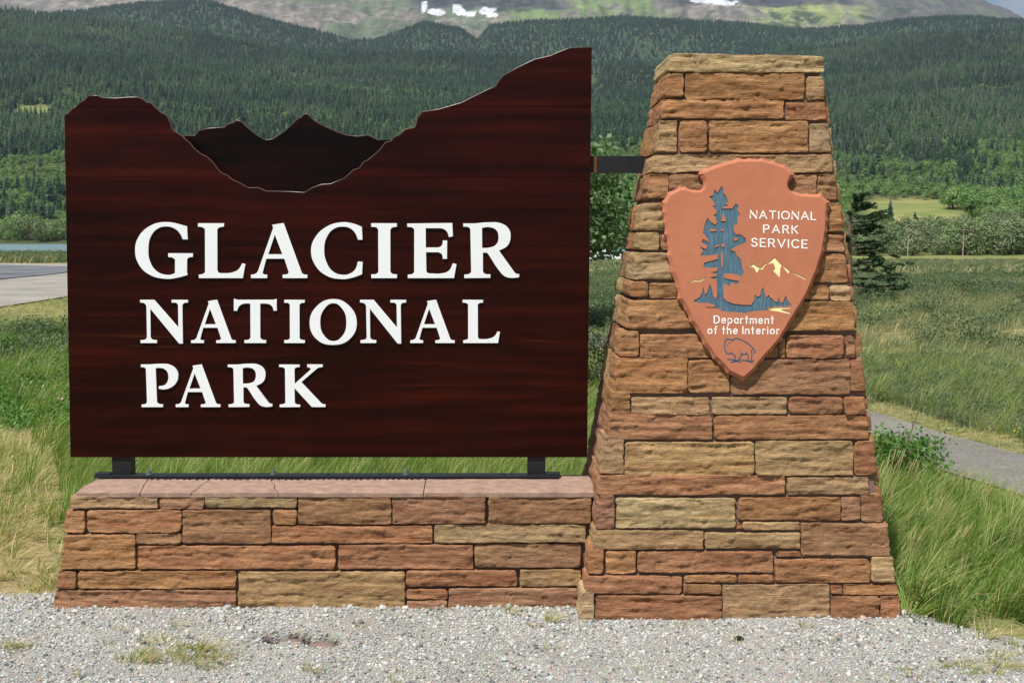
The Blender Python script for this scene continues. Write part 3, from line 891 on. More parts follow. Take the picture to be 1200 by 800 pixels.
core = [wcorner(1, -0.1, 0), wcorner(0, -0.1, 0), wcorner(0, -0.1, 1), wcorner(1, -0.1, 1), wcorner(1, ZT - 0.02, 0), wcorner(0, ZT - 0.02, 0), wcorner(0, ZT - 0.02, 1), wcorner(1, ZT - 0.02, 1)]
BOXF = [(0, 3, 2, 1), (4, 5, 6, 7), (0, 1, 5, 4), (1, 2, 6, 5), (2, 3, 7, 6), (3, 0, 4, 7)]
obj('mortar_core', new_mesh('mortar_core', np.array(core) - np.array(wall.location), BOXF, MORTAR), wall)
lf = lambda z, s: wcorner(1, z, 0) + (wcorner(1, z, 1) - wcorner(1, z, 0)) * s
courses(wall, lf(0, 1), lf(0, 0.3), lf(ZT - 0.03, 0.3), lf(ZT - 0.03, 1), np.array((-1.0, 0, 0)), np.array((1.0, 0, 0)), 5)
courses(wall, wcorner(0, 0, 1), wcorner(1, 0, 1), wcorner(1, ZT - 0.03, 1), wcorner(0, ZT - 0.03, 1), np.array((0, 1.0, 0)), np.array((0, -1.0, 0)), 6)
# coping, cracked into slabs
def slab_edge(px_b, px_t):
    a = on_z(px_b, 578, ZT); b = on_z(px_t, 562, ZT)
    return a, b
cuts = [None, (163.5, 173), (223, 246), (325, 318), (496, 499), None]
yf = WB * ZT - 0.004
for i in range(5):
    def line(c, y):
        if c is None: return None
        a, b = slab_edge(*c)
        return a[0] + (b[0] - a[0]) * (y - a[1]) / (b[1] - a[1])
    ny_ = 6
    ysl = np.linspace(yf, WDEP - WB * ZT + 0.02, ny_)
    r_ = random.Random(i + 40)
    pl, pr = [], []
    for y in ysl:
        l = line(cuts[i], y); rr = line(cuts[i + 1], y)
        wob = 0.006 * math.sin(y * 37 + i * 2)
        wob2 = 0.006 * math.sin(y * 37 + (i + 1) * 2)
        pl.append((l + 0.0022 + wob) if l is not None else wl1[0] - 0.005 + 0.004 * math.sin(y * 50))
        pr.append((rr - 0.0022 + wob2) if rr is not None else WR + 0.02)
    nxs = 14
    V, Fc = [], []
    for top in (0, 1):
        for j, y in enumerate(ysl):
            for k in range(nxs + 1):
                x = pl[j] + (pr[j] - pl[j]) * k / nxs
                yy = y + (0.005 * float(fbm(x * 18, 0.3, 0, 12, 3)) if j == 0 else 0)
                V.append((x, yy, (ZT + 0.003 + 0.0035 * float(fbm(x * 9, y * 9, 0, 14, 3)) - (0.006 if j == 0 else 0)) if top else ZT - 0.022))
    st = ny_ * (nxs + 1)
    for j in range(ny_ - 1):
        for k in range(nxs):
            p = st + j * (nxs + 1) + k
            Fc.append((p, p + 1, p + nxs + 2, p + nxs + 1))
            p -= st
            Fc.append((p, p + nxs + 1, p + nxs + 2, p + 1))
    for k in range(nxs):
        Fc.append((k, k + 1, st + k + 1, st + k))
        e = (ny_ - 1) * (nxs + 1) + k
        Fc.append((e + 1, e, st + e, st + e + 1))
    for j in range(ny_ - 1):
        p = j * (nxs + 1)
        Fc.append((p + nxs + 1, p, st + p, st + p + nxs + 1))
        p += nxs
        Fc.append((p, p + nxs + 1, st + p + nxs + 1, st + p))
    obj('coping_slab', new_mesh('coping_slab', np.array(V) - np.array(wall.location), Fc, COPING, False), wall)

# ---- tapering pillar
YAW = math.radians(1.5)
PB = 0.10
pu = np.array((math.cos(YAW), math.sin(YAW), 0))
pn_h = np.array((math.sin(YAW), -math.cos(YAW), 0))
pil_n = pn_h + np.array((0, 0, PB)); pil_n /= np.linalg.norm(pil_n)
pil_v = np.cross(pil_n, pu)
PRT = 0.020
pil_s0 = on_z(690, 730, 0.0)                      # stone face at the ground
pil_p0 = pil_s0 - pil_n * PRT                      # mortar face
def ppt(px, py): return on_plane(px, py, pil_s0, pil_n) - pil_n * PRT
pillar = empty('stone_pillar', tuple(ppt(865, 724) - pn_h * 0.5 * 1.0 + np.array((0, 0, 0.02))), 'tall tapering sandstone pillar at the right end of the sign, carrying the arrowhead', 'pillar')
pillar.location.z = 0
PIL = [  # x0, y0, x1, y1, tone, edge (L left corner, R right corner, C both)
    (668, 692, 695.5, 735, 'k', 'L'), (698.7, 698, 845, 733, 'r', ''), (847.5, 685.3, 972, 728, 'y', ''), (974.5, 686.6, 986.5, 695, 'r', ''), (990, 685.3, 1052, 696, 'o', 'R'),
    (975, 699, 1030, 727, 'r', ''), (1032.8, 698.3, 1056, 727, 'r', 'R'),
    (675, 675, 798.8, 695, 'r', 'L'), (802, 674.3, 863, 682, 'o', ''), (801.6, 684.7, 845, 695, 'r', ''), (865.4, 673.6, 906, 682, 'r', ''),
    (677.6, 639.5, 706.9, 671.7, 'o', 'L'), (710.4, 645.7, 744.9, 671, 'o', ''), (748, 646.3, 906, 670, 'r', ''), (910.8, 646.3, 937.7, 651.4, 'r', ''),
    (909.5, 655.4, 1019, 682, 'o', ''), (1021.8, 652.8, 1048.8, 681.4, 't', 'R'),
    (684, 621.5, 823.8, 642.4, 't', 'L'), (827, 624.6, 937, 642, 't', ''), (940, 613.2, 1043, 650.6, 'd', 'R'),
    (686.7, 580.5, 719.9, 619, 'p', 'L'), (723, 584, 861.2, 618, 'b', ''), (862.8, 613.4, 869.6, 619, 'r', ''), (866.2, 583.3, 985, 608.7, 'o', ''), (871.4, 612, 937.4, 620.2, 't', ''),
    (987.4, 583.3, 1007.4, 608.7, 'p', ''), (1009.8, 579.5, 1034.5, 610.5, 'p', 'R'),
    (689, 557, 919.2, 579, 'r', 'L'), (923.7, 559.6, 1019, 578.5, 't', 'R'),
    (692.2, 511, 730.6, 554.5, 't', 'L'), (732.8, 518.3, 883.5, 556.4, 'y', ''), (886.4, 517, 999.5, 556.4, 'y', ''), (1002.7, 516, 1027, 556.4, 'r', 'R'),
    (702, 483, 834, 514.5, 'r', 'L'), (837.5, 487, 1018.3, 514, 'o', 'R'),
    (705.4, 459.5, 738, 482, 'o', 'L'), (740.5, 465.8, 830.5, 485, 't', ''), (835.6, 466, 921.5, 485, 't', ''), (926, 465.8, 987.2, 484.4, 'r', ''), (990.5, 465.8, 1014.5, 485, 'r', 'R'),
    (709.6, 420, 805, 460, 'o', 'L'), (807.4, 422.6, 854.5, 459.5, 'o', ''), (857.5, 421.5, 996, 461.6, 'd', ''), (998, 422, 1013.6, 457, 'r', 'R'),
    (714.4, 388.5, 748, 417.5, 'o', 'L'), (751, 392, 833.5, 419, 'o', ''), (836, 392, 911, 418, 'r', ''), (913.5, 396, 919.5, 419, 'd', ''), (922.4, 393.5, 988, 419, 'r', ''), (993, 393.5, 1002.8, 419, 'r', 'R'),
    (723.4, 352, 850, 384.5, 'o', 'L'), (853, 353.6, 1001.6, 386.6, 'o', 'R'),
    (727, 330.2, 759, 347, 'o', 'L'), (761.5, 332, 850, 349, 'o', ''), (853, 334.4, 970.4, 350.6, 'o', ''), (974, 334.4, 997, 351.5, 't', 'R'),
    (732, 296.6, 845, 327, 'g', 'L'), (848, 297.5, 993.8, 330.8, 'o', 'R'),
    (738, 273, 772, 292, 't', 'L'), (775.6, 275, 850, 293, 'r', ''), (853, 276, 989.6, 294.5, 'r', 'R'),
    (741, 238.5, 850, 269, 't', 'L'), (853, 238.5, 987.8, 271.5, 'o', 'R'),
    (748.7, 204.5, 782.8, 231.5, 'o', 'L'), (785, 204.5, 860, 234, 'd', ''), (863, 204.5, 956.8, 234, 'd', ''), (959.6, 205, 981, 233, 'd', 'R'),
    (754.7, 182, 976, 201.6, 't', 'C'),
    (760, 141.5, 792.7, 177.4, 'y', 'L'), (796.8, 142, 828, 178, 'o', ''), (831.7, 142, 946.7, 178, 'o', ''), (950, 145, 973.6, 178, 'g', 'R'),
    (764.4, 117, 917.8, 138.6, 'o', 'L'), (921.6, 120, 968.2, 140, 'r', 'R'),
    (769, 86.5, 800.7, 113, 'o', 'L'), (803.7, 86.5, 942.5, 116.5, 'o', ''), (946.4, 90, 966.8, 116, 'y', 'R')]
STRIP = 11.0
left_rows = []
for x0, y0, x1, y1, tn, eg in PIL:
    x0, x1, y0, y1 = x0 - 0.6, x1 + 0.6, y0 - 0.5, y1 + 0.5
    hgt = y1 - y0
    bl, tl, br, tr = x0, x0, x1, x1
    dep, nd_ = 0.05, 2
    if eg in ('L', 'C'):
        bl, tl = x0 + STRIP, x0 + STRIP + 0.09 * hgt
        left_rows.append((y0, y1))
        dep = 0.17 + 0.14 * ((int(x0 * 7)) % 5) / 4
        nd_ = 7
    if eg in ('R', 'C'):
        tr = x1 - 0.09 * hgt
        dep = max(dep, 0.2); nd_ = 5
    stone(pillar, [ppt(bl, y1), ppt(br, y1), ppt(tr, y0), ppt(tl, y0)], pil_n, -pn_h, PRT, dep, tn, nd=nd_)
ZP = ppt(870, 86)[2]                               # underside of the cap stone
fl0, fl1 = ppt(668 + STRIP + 6, 730), ppt(772 + STRIP + 6, 86)
fr0, fr1 = ppt(1048, 730), ppt(961, 86)
D0, D1 = 0.92, 0.46
def pcorner(i, z):                                  # 0 front left, 1 front right, 2 back right, 3 back left
    t = z / ZP
    a, b = ((fl0, fl1) if i in (0, 3) else (fr0, fr1))
    p = a + (b - a) * ((z - a[2]) / (b[2] - a[2]))
    if i in (2, 3):
        p = p - pn_h * (D0 + (D1 - D0) * t)
    return p
pc = [pcorner(i, -0.1) for i in range(4)] + [pcorner(i, ZP + 0.012) for i in range(4)]
obj('mortar_core', new_mesh('mortar_core', np.array(pc) - np.array(pillar.location), BOXF, MORTAR), pillar)
sl = np.cross(pcorner(3, 1) - pcorner(0, 1), np.array((0, 0, 1.0))); nl = -pu
for k, (y0, y1) in enumerate(left_rows):
    z1, z0 = ppt(760, y0)[2], ppt(760, y1)[2]
    z0 = max(z0, 0.0)
    if z1 - z0 < 0.03: continue
    for a, b in ((0.36, 0.68), (0.695, 1.0)) if k % 2 else ((0.36, 1.0),):
        pf = lambda s, z: pcorner(0, z) + (pcorner(3, z) - pcorner(0, z)) * s
        stone(pillar, [pf(b, z0), pf(a, z0), pf(a, z1), pf(b, z1)], nl, pu, 0.024, 0.05, random.Random(k).choice('rodtp'), 1.0, 0.03)
courses(pillar, pcorner(1, 0), pcorner(2, 0), pcorner(2, ZP), pcorner(1, ZP), pu, -pu, 8)
courses(pillar, pcorner(2, 0), pcorner(3, 0), pcorner(3, ZP), pcorner(2, ZP), -pn_h, pn_h, 9)
cq = [ppt(772 + STRIP, 84.5), ppt(966.5, 85.5), ppt(964, 66), ppt(774 + STRIP, 62.5)]
cs = stone(pillar, cq, pil_n, -pn_h, PRT + 0.004, D1 + 0.02, 'b', nd=14, name='cap_stone')
cs['label'] = 'pale long cap stone on top of the pillar'

# ------------------------------------------------------------------ the wooden sign
PANEL_Y = RAIL_Y0 + 0.035
TH = 0.055
sign = empty('wooden_park_sign', (-0.9, PANEL_Y + TH / 2, ZT), 'dark red varnished wooden sign with mountain-shaped top and white lettering', 'sign')
SO = np.array(sign.location)
def spt(px, py): return on_y(px, py, PANEL_Y)
TOP = [(75.5,135),(80,132.7),(85.7,127),(88,126.3),(94,120),(98.7,118),(104,112.3),(115.3,112),(119.3,114.7),(136.7,115.3),(150,114),(162,114),(168,116.7),(172,120),(176.7,120.7),(183.3,127.3),(188.7,132),(195.3,135.3),(199.3,143.3),(201.3,150.7),(204.7,154),(212.7,159),(222.4,167.4),(227.9,174.3),(234.7,179.8),(243,183.9),(249.9,190.8),(256.7,199.7),(260.9,203.2),(266.4,205.5),(271.9,210),(280,213.7),(288.4,218.7),(292.5,220),(303.5,220),(311.7,223.8),(336.5,224.5),(357,225.6),(360,223.4),(366.9,219.7),(376.5,216.2),(387.5,215.5),(404,208.7),(414.3,199),(421.2,197),(426,190),(431.5,187.4),(445.2,175.7),(452,166.7),(458.3,165.4),(461.7,160.8),(468.6,157.8),(475.5,151.3),(485.8,149.6),(488.5,143.4),(489.2,138.6),(494.7,131.3),(514.8,128),(540.5,120.6),(557,112.3),(571.7,105),(580.8,101.3),(584.5,95),(590,88.5),(608.3,78.4),(626.7,69.6),(645,65.6),(659.7,59.2),(667,56.4),(693.5,55.5)]
PANEL = [(82.5, 535.5)] + TOP + [(688, 535.5)]
SEAMS = [125.5, 207, 289, 371.5, 453]

from mathutils.geometry import delaunay_2d_cdt
def poly_bands(pts, seams_z, y0, th, name, mat, parent, groove=0.0014):
    """cuts an outline into horizontal planks, each a solid with a shallow groove along its joints"""
    P = [(p[0], p[2]) for p in pts]
    xmin, xmax = min(p[0] for p in P) - 1, max(p[0] for p in P) + 1
    vs = [Vector(p) for p in P]
    es = [(i, (i + 1) % len(P)) for i in range(len(P))]
    for z in seams_z:
        for dz in (-groove, 0, groove):
            vs += [Vector((xmin, z + dz)), Vector((xmax, z + dz))]
            es.append((len(vs) - 2, len(vs) - 1))
    ov, oe, of, *_ = delaunay_2d_cdt(vs, es, [], 0, 1e-7)
    A = np.array(P); B = np.roll(A, -1, 0)
    def inside(x, z):
        c = (A[:, 1] > z) != (B[:, 1] > z)
        xi = A[:, 0] + (z - A[:, 1]) * (B[:, 0] - A[:, 0]) / np.where(c, B[:, 1] - A[:, 1], 1)
        return bool(np.sum(c & (x < xi)) % 2)
    zs = [-10] + sorted(seams_z) + [10]
    bands = {}
    for f in of:
        cx = sum(ov[i].x for i in f) / 3; cz = sum(ov[i].y for i in f) / 3
        if not inside(cx, cz): continue
        k = sum(cz > z for z in zs)
        t = tuple(f)
        ar = (ov[t[1]].x - ov[t[0]].x) * (ov[t[2]].y - ov[t[0]].y) - (ov[t[2]].x - ov[t[0]].x) * (ov[t[1]].y - ov[t[0]].y)
        if abs(ar) < 1e-12: continue
        bands.setdefault(k, []).append(t if ar > 0 else t[::-1])
    for k, tris in sorted(bands.items()):
        byv = {}
        for i, t in enumerate(tris):
            for v in t: byv.setdefault(v, []).append(i)
        left = set(range(len(tris)))
        while left:
            st = [left.pop()]; isl = list(st)
            while st:
                for v in tris[st.pop()]:
                    for j in byv[v]:
                        if j in left:
                            left.discard(j); st.append(j); isl.append(j)
            T = [tris[i] for i in isl]
            used = sorted({v for t in T for v in t}); mp = {v: i for i, v in enumerate(used)}
            n = len(used)
            on_seam = lambda v: any(abs(ov[v].y - z) < 1e-5 for z in seams_z)
            V = [(ov[v].x, y0 + (0.0016 if on_seam(v) else 0), ov[v].y) for v in used] + [(ov[v].x, y0 + th, ov[v].y) for v in used]
            Fc = [tuple(mp[v] for v in t) for t in T] + [tuple(n + mp[v] for v in t[::-1]) for t in T]
            ed = {}
            for t in T:
                for q in range(3):
                    ed[(t[q], t[(q + 1) % 3])] = 1
            for (p, q) in ed:
                if (q, p) not in ed:
                    Fc.append((mp[q], mp[p], n + mp[p], n + mp[q]))
            obj(name, new_mesh(name, np.array(V) - np.array(parent.location), Fc, mat), parent)

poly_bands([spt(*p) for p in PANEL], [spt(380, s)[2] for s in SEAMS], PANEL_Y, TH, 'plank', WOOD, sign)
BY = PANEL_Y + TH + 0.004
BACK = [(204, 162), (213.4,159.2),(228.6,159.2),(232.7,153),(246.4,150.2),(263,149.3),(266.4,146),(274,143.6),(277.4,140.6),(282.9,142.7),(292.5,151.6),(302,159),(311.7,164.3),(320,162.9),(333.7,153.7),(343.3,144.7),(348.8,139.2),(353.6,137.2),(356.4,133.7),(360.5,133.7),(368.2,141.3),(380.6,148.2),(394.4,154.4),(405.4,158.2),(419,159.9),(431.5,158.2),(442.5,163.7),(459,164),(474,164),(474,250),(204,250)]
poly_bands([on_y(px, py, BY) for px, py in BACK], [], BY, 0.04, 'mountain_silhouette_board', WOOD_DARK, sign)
# added glossy strips along the cut edges, their pale colour imitating glints
def glint_strip(name, pts, rad):
    mb = MB(); P = [Vector(p) for p in pts]
    mb.tube(P, rad, 8); mb.build(name, EDGE, sign, True, off=SO)
glint_strip('edge_glint_strip', [spt(x, y) + np.array((0, 0.0012, -0.0012)) for x, y in TOP], 0.0030)
glint_strip('silhouette_glint_strip', [on_y(x, y, BY) + np.array((0, 0.0012, -0.0012)) for x, y in BACK[1:-3]], 0.0028)
# posts, rail, bolts, arm
for x0, x1 in ((133, 155.5), (618, 639)):
    a, b = on_y((x0 + x1) / 2, 556, PANEL_Y + 0.03), spt((x0 + x1) / 2, 534)
    mb = MB(); wd = spt(x1, 540)[0] - spt(x0, 540)[0]
    mb.box((a[0], PANEL_Y + 0.045, (ZT + b[2] + 0.03) / 2), (wd, 0.07, b[2] + 0.03 - ZT))
    mb.build('post', STEEL, sign, off=SO)
xa, xb = on_z(118, 557, ZT)[0], on_z(654, 557, ZT)[0]
mb = MB()
mb.box(((xa + xb) / 2, (RAIL_Y0 + RAIL_Y1) / 2, ZT + 0.0135), (xb - xa, RAIL_Y1 - RAIL_Y0, 0.009))
for x in (xa + 0.034, xb - 0.03):
    mb.box((x, (RAIL_Y0 + RAIL_Y1) / 2 + 0.015, ZT + 0.0215), (0.075, 0.06, 0.006))
mb.build('base_rail', STEEL, sign, off=SO)
xt = on_z(178, 562, ZT)[0]; xe = on_z(502, 562, ZT)[0]
mb = MB(); k = 0  # dark teeth added to imitate the rail's comb-shaped shadow on the coping
while xt < xe:
    mb.box((xt, RAIL_Y0 - 0.006 - 0.003 * (k % 2), ZT + 0.0065), (0.011, 0.02, 0.005), Matrix.Rotation(0.35, 3, 'Z'))
    xt += 0.031 + 0.006 * math.sin(k * 2.3); k += 1
mb.build('rail_shadow_teeth', STEEL, sign, off=SO)
for bx in (181, 324.5, 478):
    p = on_z(bx, 556, ZT); r_ = MB()
    yb = (RAIL_Y0 + RAIL_Y1) / 2
    r_.tube([(p[0], yb, ZT + 0.018), (p[0], yb, ZT + 0.022)], 0.017, 12)
    r_.tube([(p[0], yb, ZT + 0.0225), (p[0], yb, ZT + 0.036)], 0.0115, 6)
    r_.tube([(p[0], yb, ZT + 0.0365), (p[0], yb, ZT + 0.052)], 0.0055, 8)
    r_.build('anchor_bolt', BOLT, sign, off=SO)
for bx in (280, 387, 447, 495, 590):
    p = on_z(bx, 557, ZT); r_ = MB(); yb = (RAIL_Y0 + RAIL_Y1) / 2
    r_.tube([(p[0], yb, ZT + 0.0175), (p[0], yb, ZT + 0.0215)], 0.008, 8)
    r_.build('rivet', STEEL, sign, off=SO)
ay = PANEL_Y + 0.02
a0, a1 = on_y(689, 183, ay), on_y(775, 202.5, ay)
mb = MB(); mb.box(((a0[0] + a1[0]) / 2 + 0.2, ay + 0.025, (a0[2] + a1[2]) / 2), (a1[0] - a0[0] + 0.4, 0.05, a0[2] - a1[2]))
mb.build('steel_arm', STEEL, sign, off=SO)
a2 = on_y(698, 190, ay)
mb = MB(); mb.box((a2[0], ay + 0.023, (a0[2] + a1[2]) / 2), (0.014, 0.056, a0[2] - a1[2] + 0.003))
mb.build('rusty_clamp', RUST, sign, off=SO)

# ------------------------------------------------------------------ white raised letters
s = 1
GL = {
 'G': (608, 97, [[(552,125),(350,86,s),(200,125,s),(95,230,s),(66,345,s),(95,470,s),(190,570,s),(360,615,s),(480,600,s),(560,578),(553,545),(555,432),(572,416,s),(608,412),(608,376),(376,376),(376,412),(415,417,s),(440,434),(440,560),(415,571,s),(360,577,s),(270,545,s),(210,460,s),(192,335,s),(215,220,s),(275,150,s),(355,128,s),(440,150,s),(490,200,s),(512,248),(562,248)]]),
 'L': (608, 97, [[(655,97),(900,97),(900,130),(858,137,s),(838,152),(838,530),(850,556,s),(880,562),(960,558,s),(1030,530,s),(1070,470),(1100,475),(1078,608),(663,608),(663,575),(702,568,s),(722,550),(720,152),(700,137,s),(655,130)]]),
 'A': (608, 90, [[(232,105),(338,88),(510,558),(527,571,s),(562,575),(562,608),(330,608),(330,575),(372,570,s),(388,554),(345,425),(178,425),(143,556),(152,570,s),(186,575),(186,608),(33,608),(33,575),(72,568,s),(97,545),(241,135)], [(257,200),(195,382),(327,382)]]),
 'C': (608, 97, [[(1072,130),(990,100,s),(885,88,s),(740,130,s),(630,235,s),(595,350,s),(630,480,s),(730,580,s),(880,617,s),(980,605,s),(1075,572),(1080,455),(1035,453),(1010,525,s),(960,565,s),(890,577,s),(800,545,s),(740,455,s),(720,340,s),(745,225,s),(810,150,s),(890,130,s),(970,150,s),(1015,200,s),(1035,252),(1080,252)]]),
 'I': (488, 82, [[(103,82),(297,82),(297,110),(262,115,s),(248,130),(248,440),(262,455,s),(298,460),(298,488),(103,488),(103,460),(143,455,s),(157,440),(155,130),(143,115,s),(103,110)]]),
 'E': (610, 100, [[(138,103),(560,97),(568,222),(528,230),(510,180,s),(474,153,s),(435,147),(312,147),(312,325),(430,325),(460,308,s),(472,260),(512,260),(512,432),(472,432),(460,387,s),(430,370),(315,370),(318,540),(325,558,s),(350,566),(470,564,s),(530,538,s),(565,472),(600,478),(578,610),(143,610),(143,577),(184,571,s),(203,553),(203,157),(184,141,s),(138,135)]]),
 'R': (608, 103, [[(662,105),(770,105),(900,95,s),(1020,105,s),(1090,155,s),(1108,225,s),(1080,308,s),(1000,355),(1140,548),(1160,566,s),(1188,570),(1188,600),(1110,606,s),(1050,590,s),(1000,540,s),(905,400),(885,377,s),(848,375),(848,545),(864,566,s),(918,572),(918,606),(672,608),(672,575),(717,569,s),(737,550),(728,156),(711,141,s),(662,135)], [(840,147),(840,330),(900,328,s),(970,300,s),(993,230,s),(970,165,s),(900,140,s)]]),
 'N': (495, 90, [[(33,90),(165,90),(392,350),(388,138),(374,121,s),(328,117),(328,90),(482,90),(482,117),(446,121,s),(430,140),(435,500),(398,500),(130,175),(133,440),(147,460,s),(192,467),(192,495),(38,495),(38,467),(83,460,s),(98,440),(92,147),(74,124,s),(33,115)]]),
 'T': (493, 82, [[(912,72),(945,82),(1280,82),(1312,72),(1316,185),(1285,187),(1270,145,s),(1235,122,s),(1200,118),(1160,118),(1160,440),(1176,459,s),(1215,465),(1215,493),(1010,493),(1010,465),(1050,459,s),(1068,440),(1065,118),(1000,121,s),(964,142,s),(942,187),(910,187)]]),
 'O': (488, 87, [[(563,80,s),(705,135,s),(785,292,s),(720,450,s),(563,505,s),(410,455,s),(342,298,s),(415,140,s)], [(563,119,s),(478,175,s),(443,295,s),(480,420,s),(563,470,s),(650,420,s),(686,295,s),(648,170,s)]]),
 'P': (618, 115, [[(50,115),(150,115),(270,108,s),(400,122,s),(475,185,s),(490,245,s),(465,330,s),(400,388,s),(310,410,s),(258,400),(262,370),(322,360,s),(360,320,s),(372,245,s),(350,190,s),(300,160,s),(225,158),(240,556),(257,577,s),(310,585),(310,618),(58,618),(58,588),(103,579,s),(122,560),(108,166),(90,151,s),(50,148)]]),
 'K': (566, 99, [[(620,100),(842,100),(842,128),(802,134,s),(787,150),(787,310),(955,158),(957,142,s),(922,130),(922,98),(1090,98),(1090,128),(1046,135,s),(1010,160),(862,290),(1070,518),(1090,532,s),(1120,536),(1120,565),(972,565),(787,360),(790,518),(806,534,s),(848,540),(848,565),(626,567),(626,538),(668,532,s),(688,515),(683,150),(666,133,s),(620,128)]]),
}

def curve_mesh(name, contours, extrude, bevel=0.0, res=5):
    """filled 2D outline (bezier, smooth or sharp points) -> mesh in its own xy plane"""
    cu = bpy.data.curves.new(name, 'CURVE')
    cu.dimensions = '2D'; cu.fill_mode = 'BOTH'
    cu.extrude = extrude; cu.bevel_depth = bevel; cu.bevel_resolution = 1; cu.resolution_u = res
    if bevel: cu.offset = -bevel * 1.3
    for c in contours:
        sp = cu.splines.new('BEZIER')
        sp.bezier_points.add(len(c) - 1)
        sp.use_cyclic_u = True
        for bp, p in zip(sp.bezier_points, c):
            bp.co = (p[0], p[1], 0)
            t = 'AUTO' if len(p) > 2 else 'VECTOR'
            bp.handle_left_type = bp.handle_right_type = t
    o = bpy.data.objects.new(name, cu)
    COL.objects.link(o)
    bpy.context.view_layer.update()
    me = bpy.data.meshes.new_from_object(o.evaluated_get(bpy.context.evaluated_depsgraph_get()))
    bpy.data.objects.remove(o); bpy.data.curves.remove(cu)
    return me

TEXT = [('G', 158.2, 226, 0), ('L', 231.9, 287.5, 0), ('A', 294, 360.2, 0), ('C', 364.4, 425, 0), ('I', 435, 465.3, 0), ('E', 477.2, 535, 0), ('R', 542.8, 608.5, 0),
        ('N', 164, 220.3, 1), ('A', 223.8, 276.3, 1), ('T', 273.8, 324.5, 1), ('I', 333, 357.3, 1), ('O', 362.7, 418.2, 1), ('N', 421.8, 476, 1), ('A', 480.8, 533, 1), ('L', 542, 586, 1),
        ('P', 165, 209, 2), ('A', 205.8, 258.3, 2), ('R', 266.8, 319.2, 2), ('K', 327, 381.5, 2)]
ROWY = [(261.6, 326), (351.3, 402), (427, 477)]
LT = 0.0038
LY = PANEL_Y - 0.0015 - LT
for ch, x0, x1, row in TEXT:
    bs, tp, cons = GL[ch]
    xs_ = [p[0] for c in cons for p in c]
    gx0, gx1 = min(xs_), max(xs_)
    ty, by = ROWY[row]
    out = []
    for c in cons:
        cc = []
        for p in c:
            px = x0 + (p[0] - gx0) / (gx1 - gx0) * (x1 - x0)
            py = by + (p[1] - bs) / (bs - tp) * (by - ty)
            w_ = on_y(px, py, LY - LT)
            cc.append((w_[0], w_[2], 1) if len(p) > 2 else (w_[0], w_[2]))
        out.append(cc)
    me = curve_mesh('letter', out, LT - 0.0008, 0.0008)
    me.transform(Matrix(((1, 0, 0, 0), (0, 0, -1, LY), (0, 1, 0, 0), (0, 0, 0, 1))))
    me.transform(Matrix.Translation(-Vector(SO)))
    me.materials.clear(); me.materials.append(WHITE)
    o = obj('letter', me, sign)
    o['label'] = 'raised white serif letter %s' % ch

# ------------------------------------------------------------------ arrowhead emblem on the pillar
ARW = 0.034
arr_face = pil_s0 + pil_n * (0.004 + ARW)
def apt(px, py):
    p = on_plane(px, py, arr_face, pil_n) - arr_face
    return np.array((p @ pu, p @ pil_v))
aloc = arr_face + pu * apt(872, 447)[0] + pil_v * apt(872, 447)[1]
arrow = empty('arrowhead_emblem', tuple(aloc), 'terracotta arrowhead emblem with blue tree, mountains and white lettering on the pillar', 'emblem')
def place(me, w0=0.0):
    """local (x, y, depth) on the emblem's face -> its place on the pillar"""
    M = Matrix(((pu[0], pil_v[0], pil_n[0], arr_face[0] + pil_n[0] * w0), (pu[1], pil_v[1], pil_n[1], arr_face[1] + pil_n[1] * w0), (pu[2], pil_v[2], pil_n[2], arr_face[2] + pil_n[2] * w0), (0, 0, 0, 1)))
    me.transform(Matrix.Translation(-Vector(aloc)) @ M)
    return me
OUTL = [(818,203.5),(821.6,198.4),(836.5,193),(851.4,188.2),(865.4,184.4),(879.4,184.6),(894,184.4),(908,188.2),(921.4,192.3),(929.3,199.3),(933,204.5),(928.4,209.8),(925,216.8),(926.5,222.3),(934.5,224.4),(946.8,226.2),(963.4,225.5),(974,236),(972,246),(972.2,258),(971.3,271),(969,283),(967.7,294),(960.2,318.3),(953.9,333),(948.5,346),(941,358.6),(931.5,373.5),(924,386),(916.7,399),(906,411),(895.4,422.4),(887,434),(872,447.5),(851.8,437.3),(843.3,426.7),(836,420.3),(824.2,403.3),(816.8,388.4),(808.3,376.7),(803,363),(794.5,350),(792.6,336.3),(786,318.3),(781.7,299),(782.5,286),(779.2,274),(778,260),(776.5,248),(776,236),(783,224.6),(797,217.6),(804,217.9),(815.5,222),(823,221.5),(825,214.5),(822.5,208.5)]
def dense(pl, scal):
    out = []
    n = len(pl)
    cxm = np.mean([p[0] for p in pl]); cym = np.mean([p[1] for p in pl])
    for i in range(n):
        a, b = np.array(pl[i]), np.array(pl[(i + 1) % n])
        L = np.hypot(*(b - a)); m = max(1, int(round(L / 2.4)))
        nr = np.array((a[1] - b[1], b[0] - a[0])) / max(L, 1e-6)   # inward for clockwise (image) order
        for k in range(m):
            t = k / m
            out.append(a + (b - a) * t + nr * scal * min(L, 14) / 14 * math.sin(math.pi * t))
    return np.array(out)
o_px = dense(OUTL, 1.5)
base_px = dense(OUTL, 0.6)
def smooth_loop(p, k):
    for _ in range(k):
        p = (np.roll(p, 1, 0) + 2 * p + np.roll(p, -1, 0)) / 4
    return p
sm = smooth_loop(base_px, 6)
tg = np.roll(sm, -1, 0) - np.roll(sm, 1, 0)
nrm = np.stack([-tg[:, 1], tg[:, 0]], -1); nrm /= np.linalg.norm(nrm, axis=1, keepdims=True)
i_px = smooth_loop(sm + nrm * 4.6, 3) * 0.85 + (o_px + nrm * 4.6) * 0.15
outer = np.array([apt(*p) for p in o_px]); inner = np.array([apt(*p) for p in i_px])
nO = len(outer)
edge_w = -0.016
V = [(x, y, 0) for x, y in inner] + [(x, y, edge_w) for x, y in outer] + [(x, y, -ARW) for x, y in outer]
Fc = []
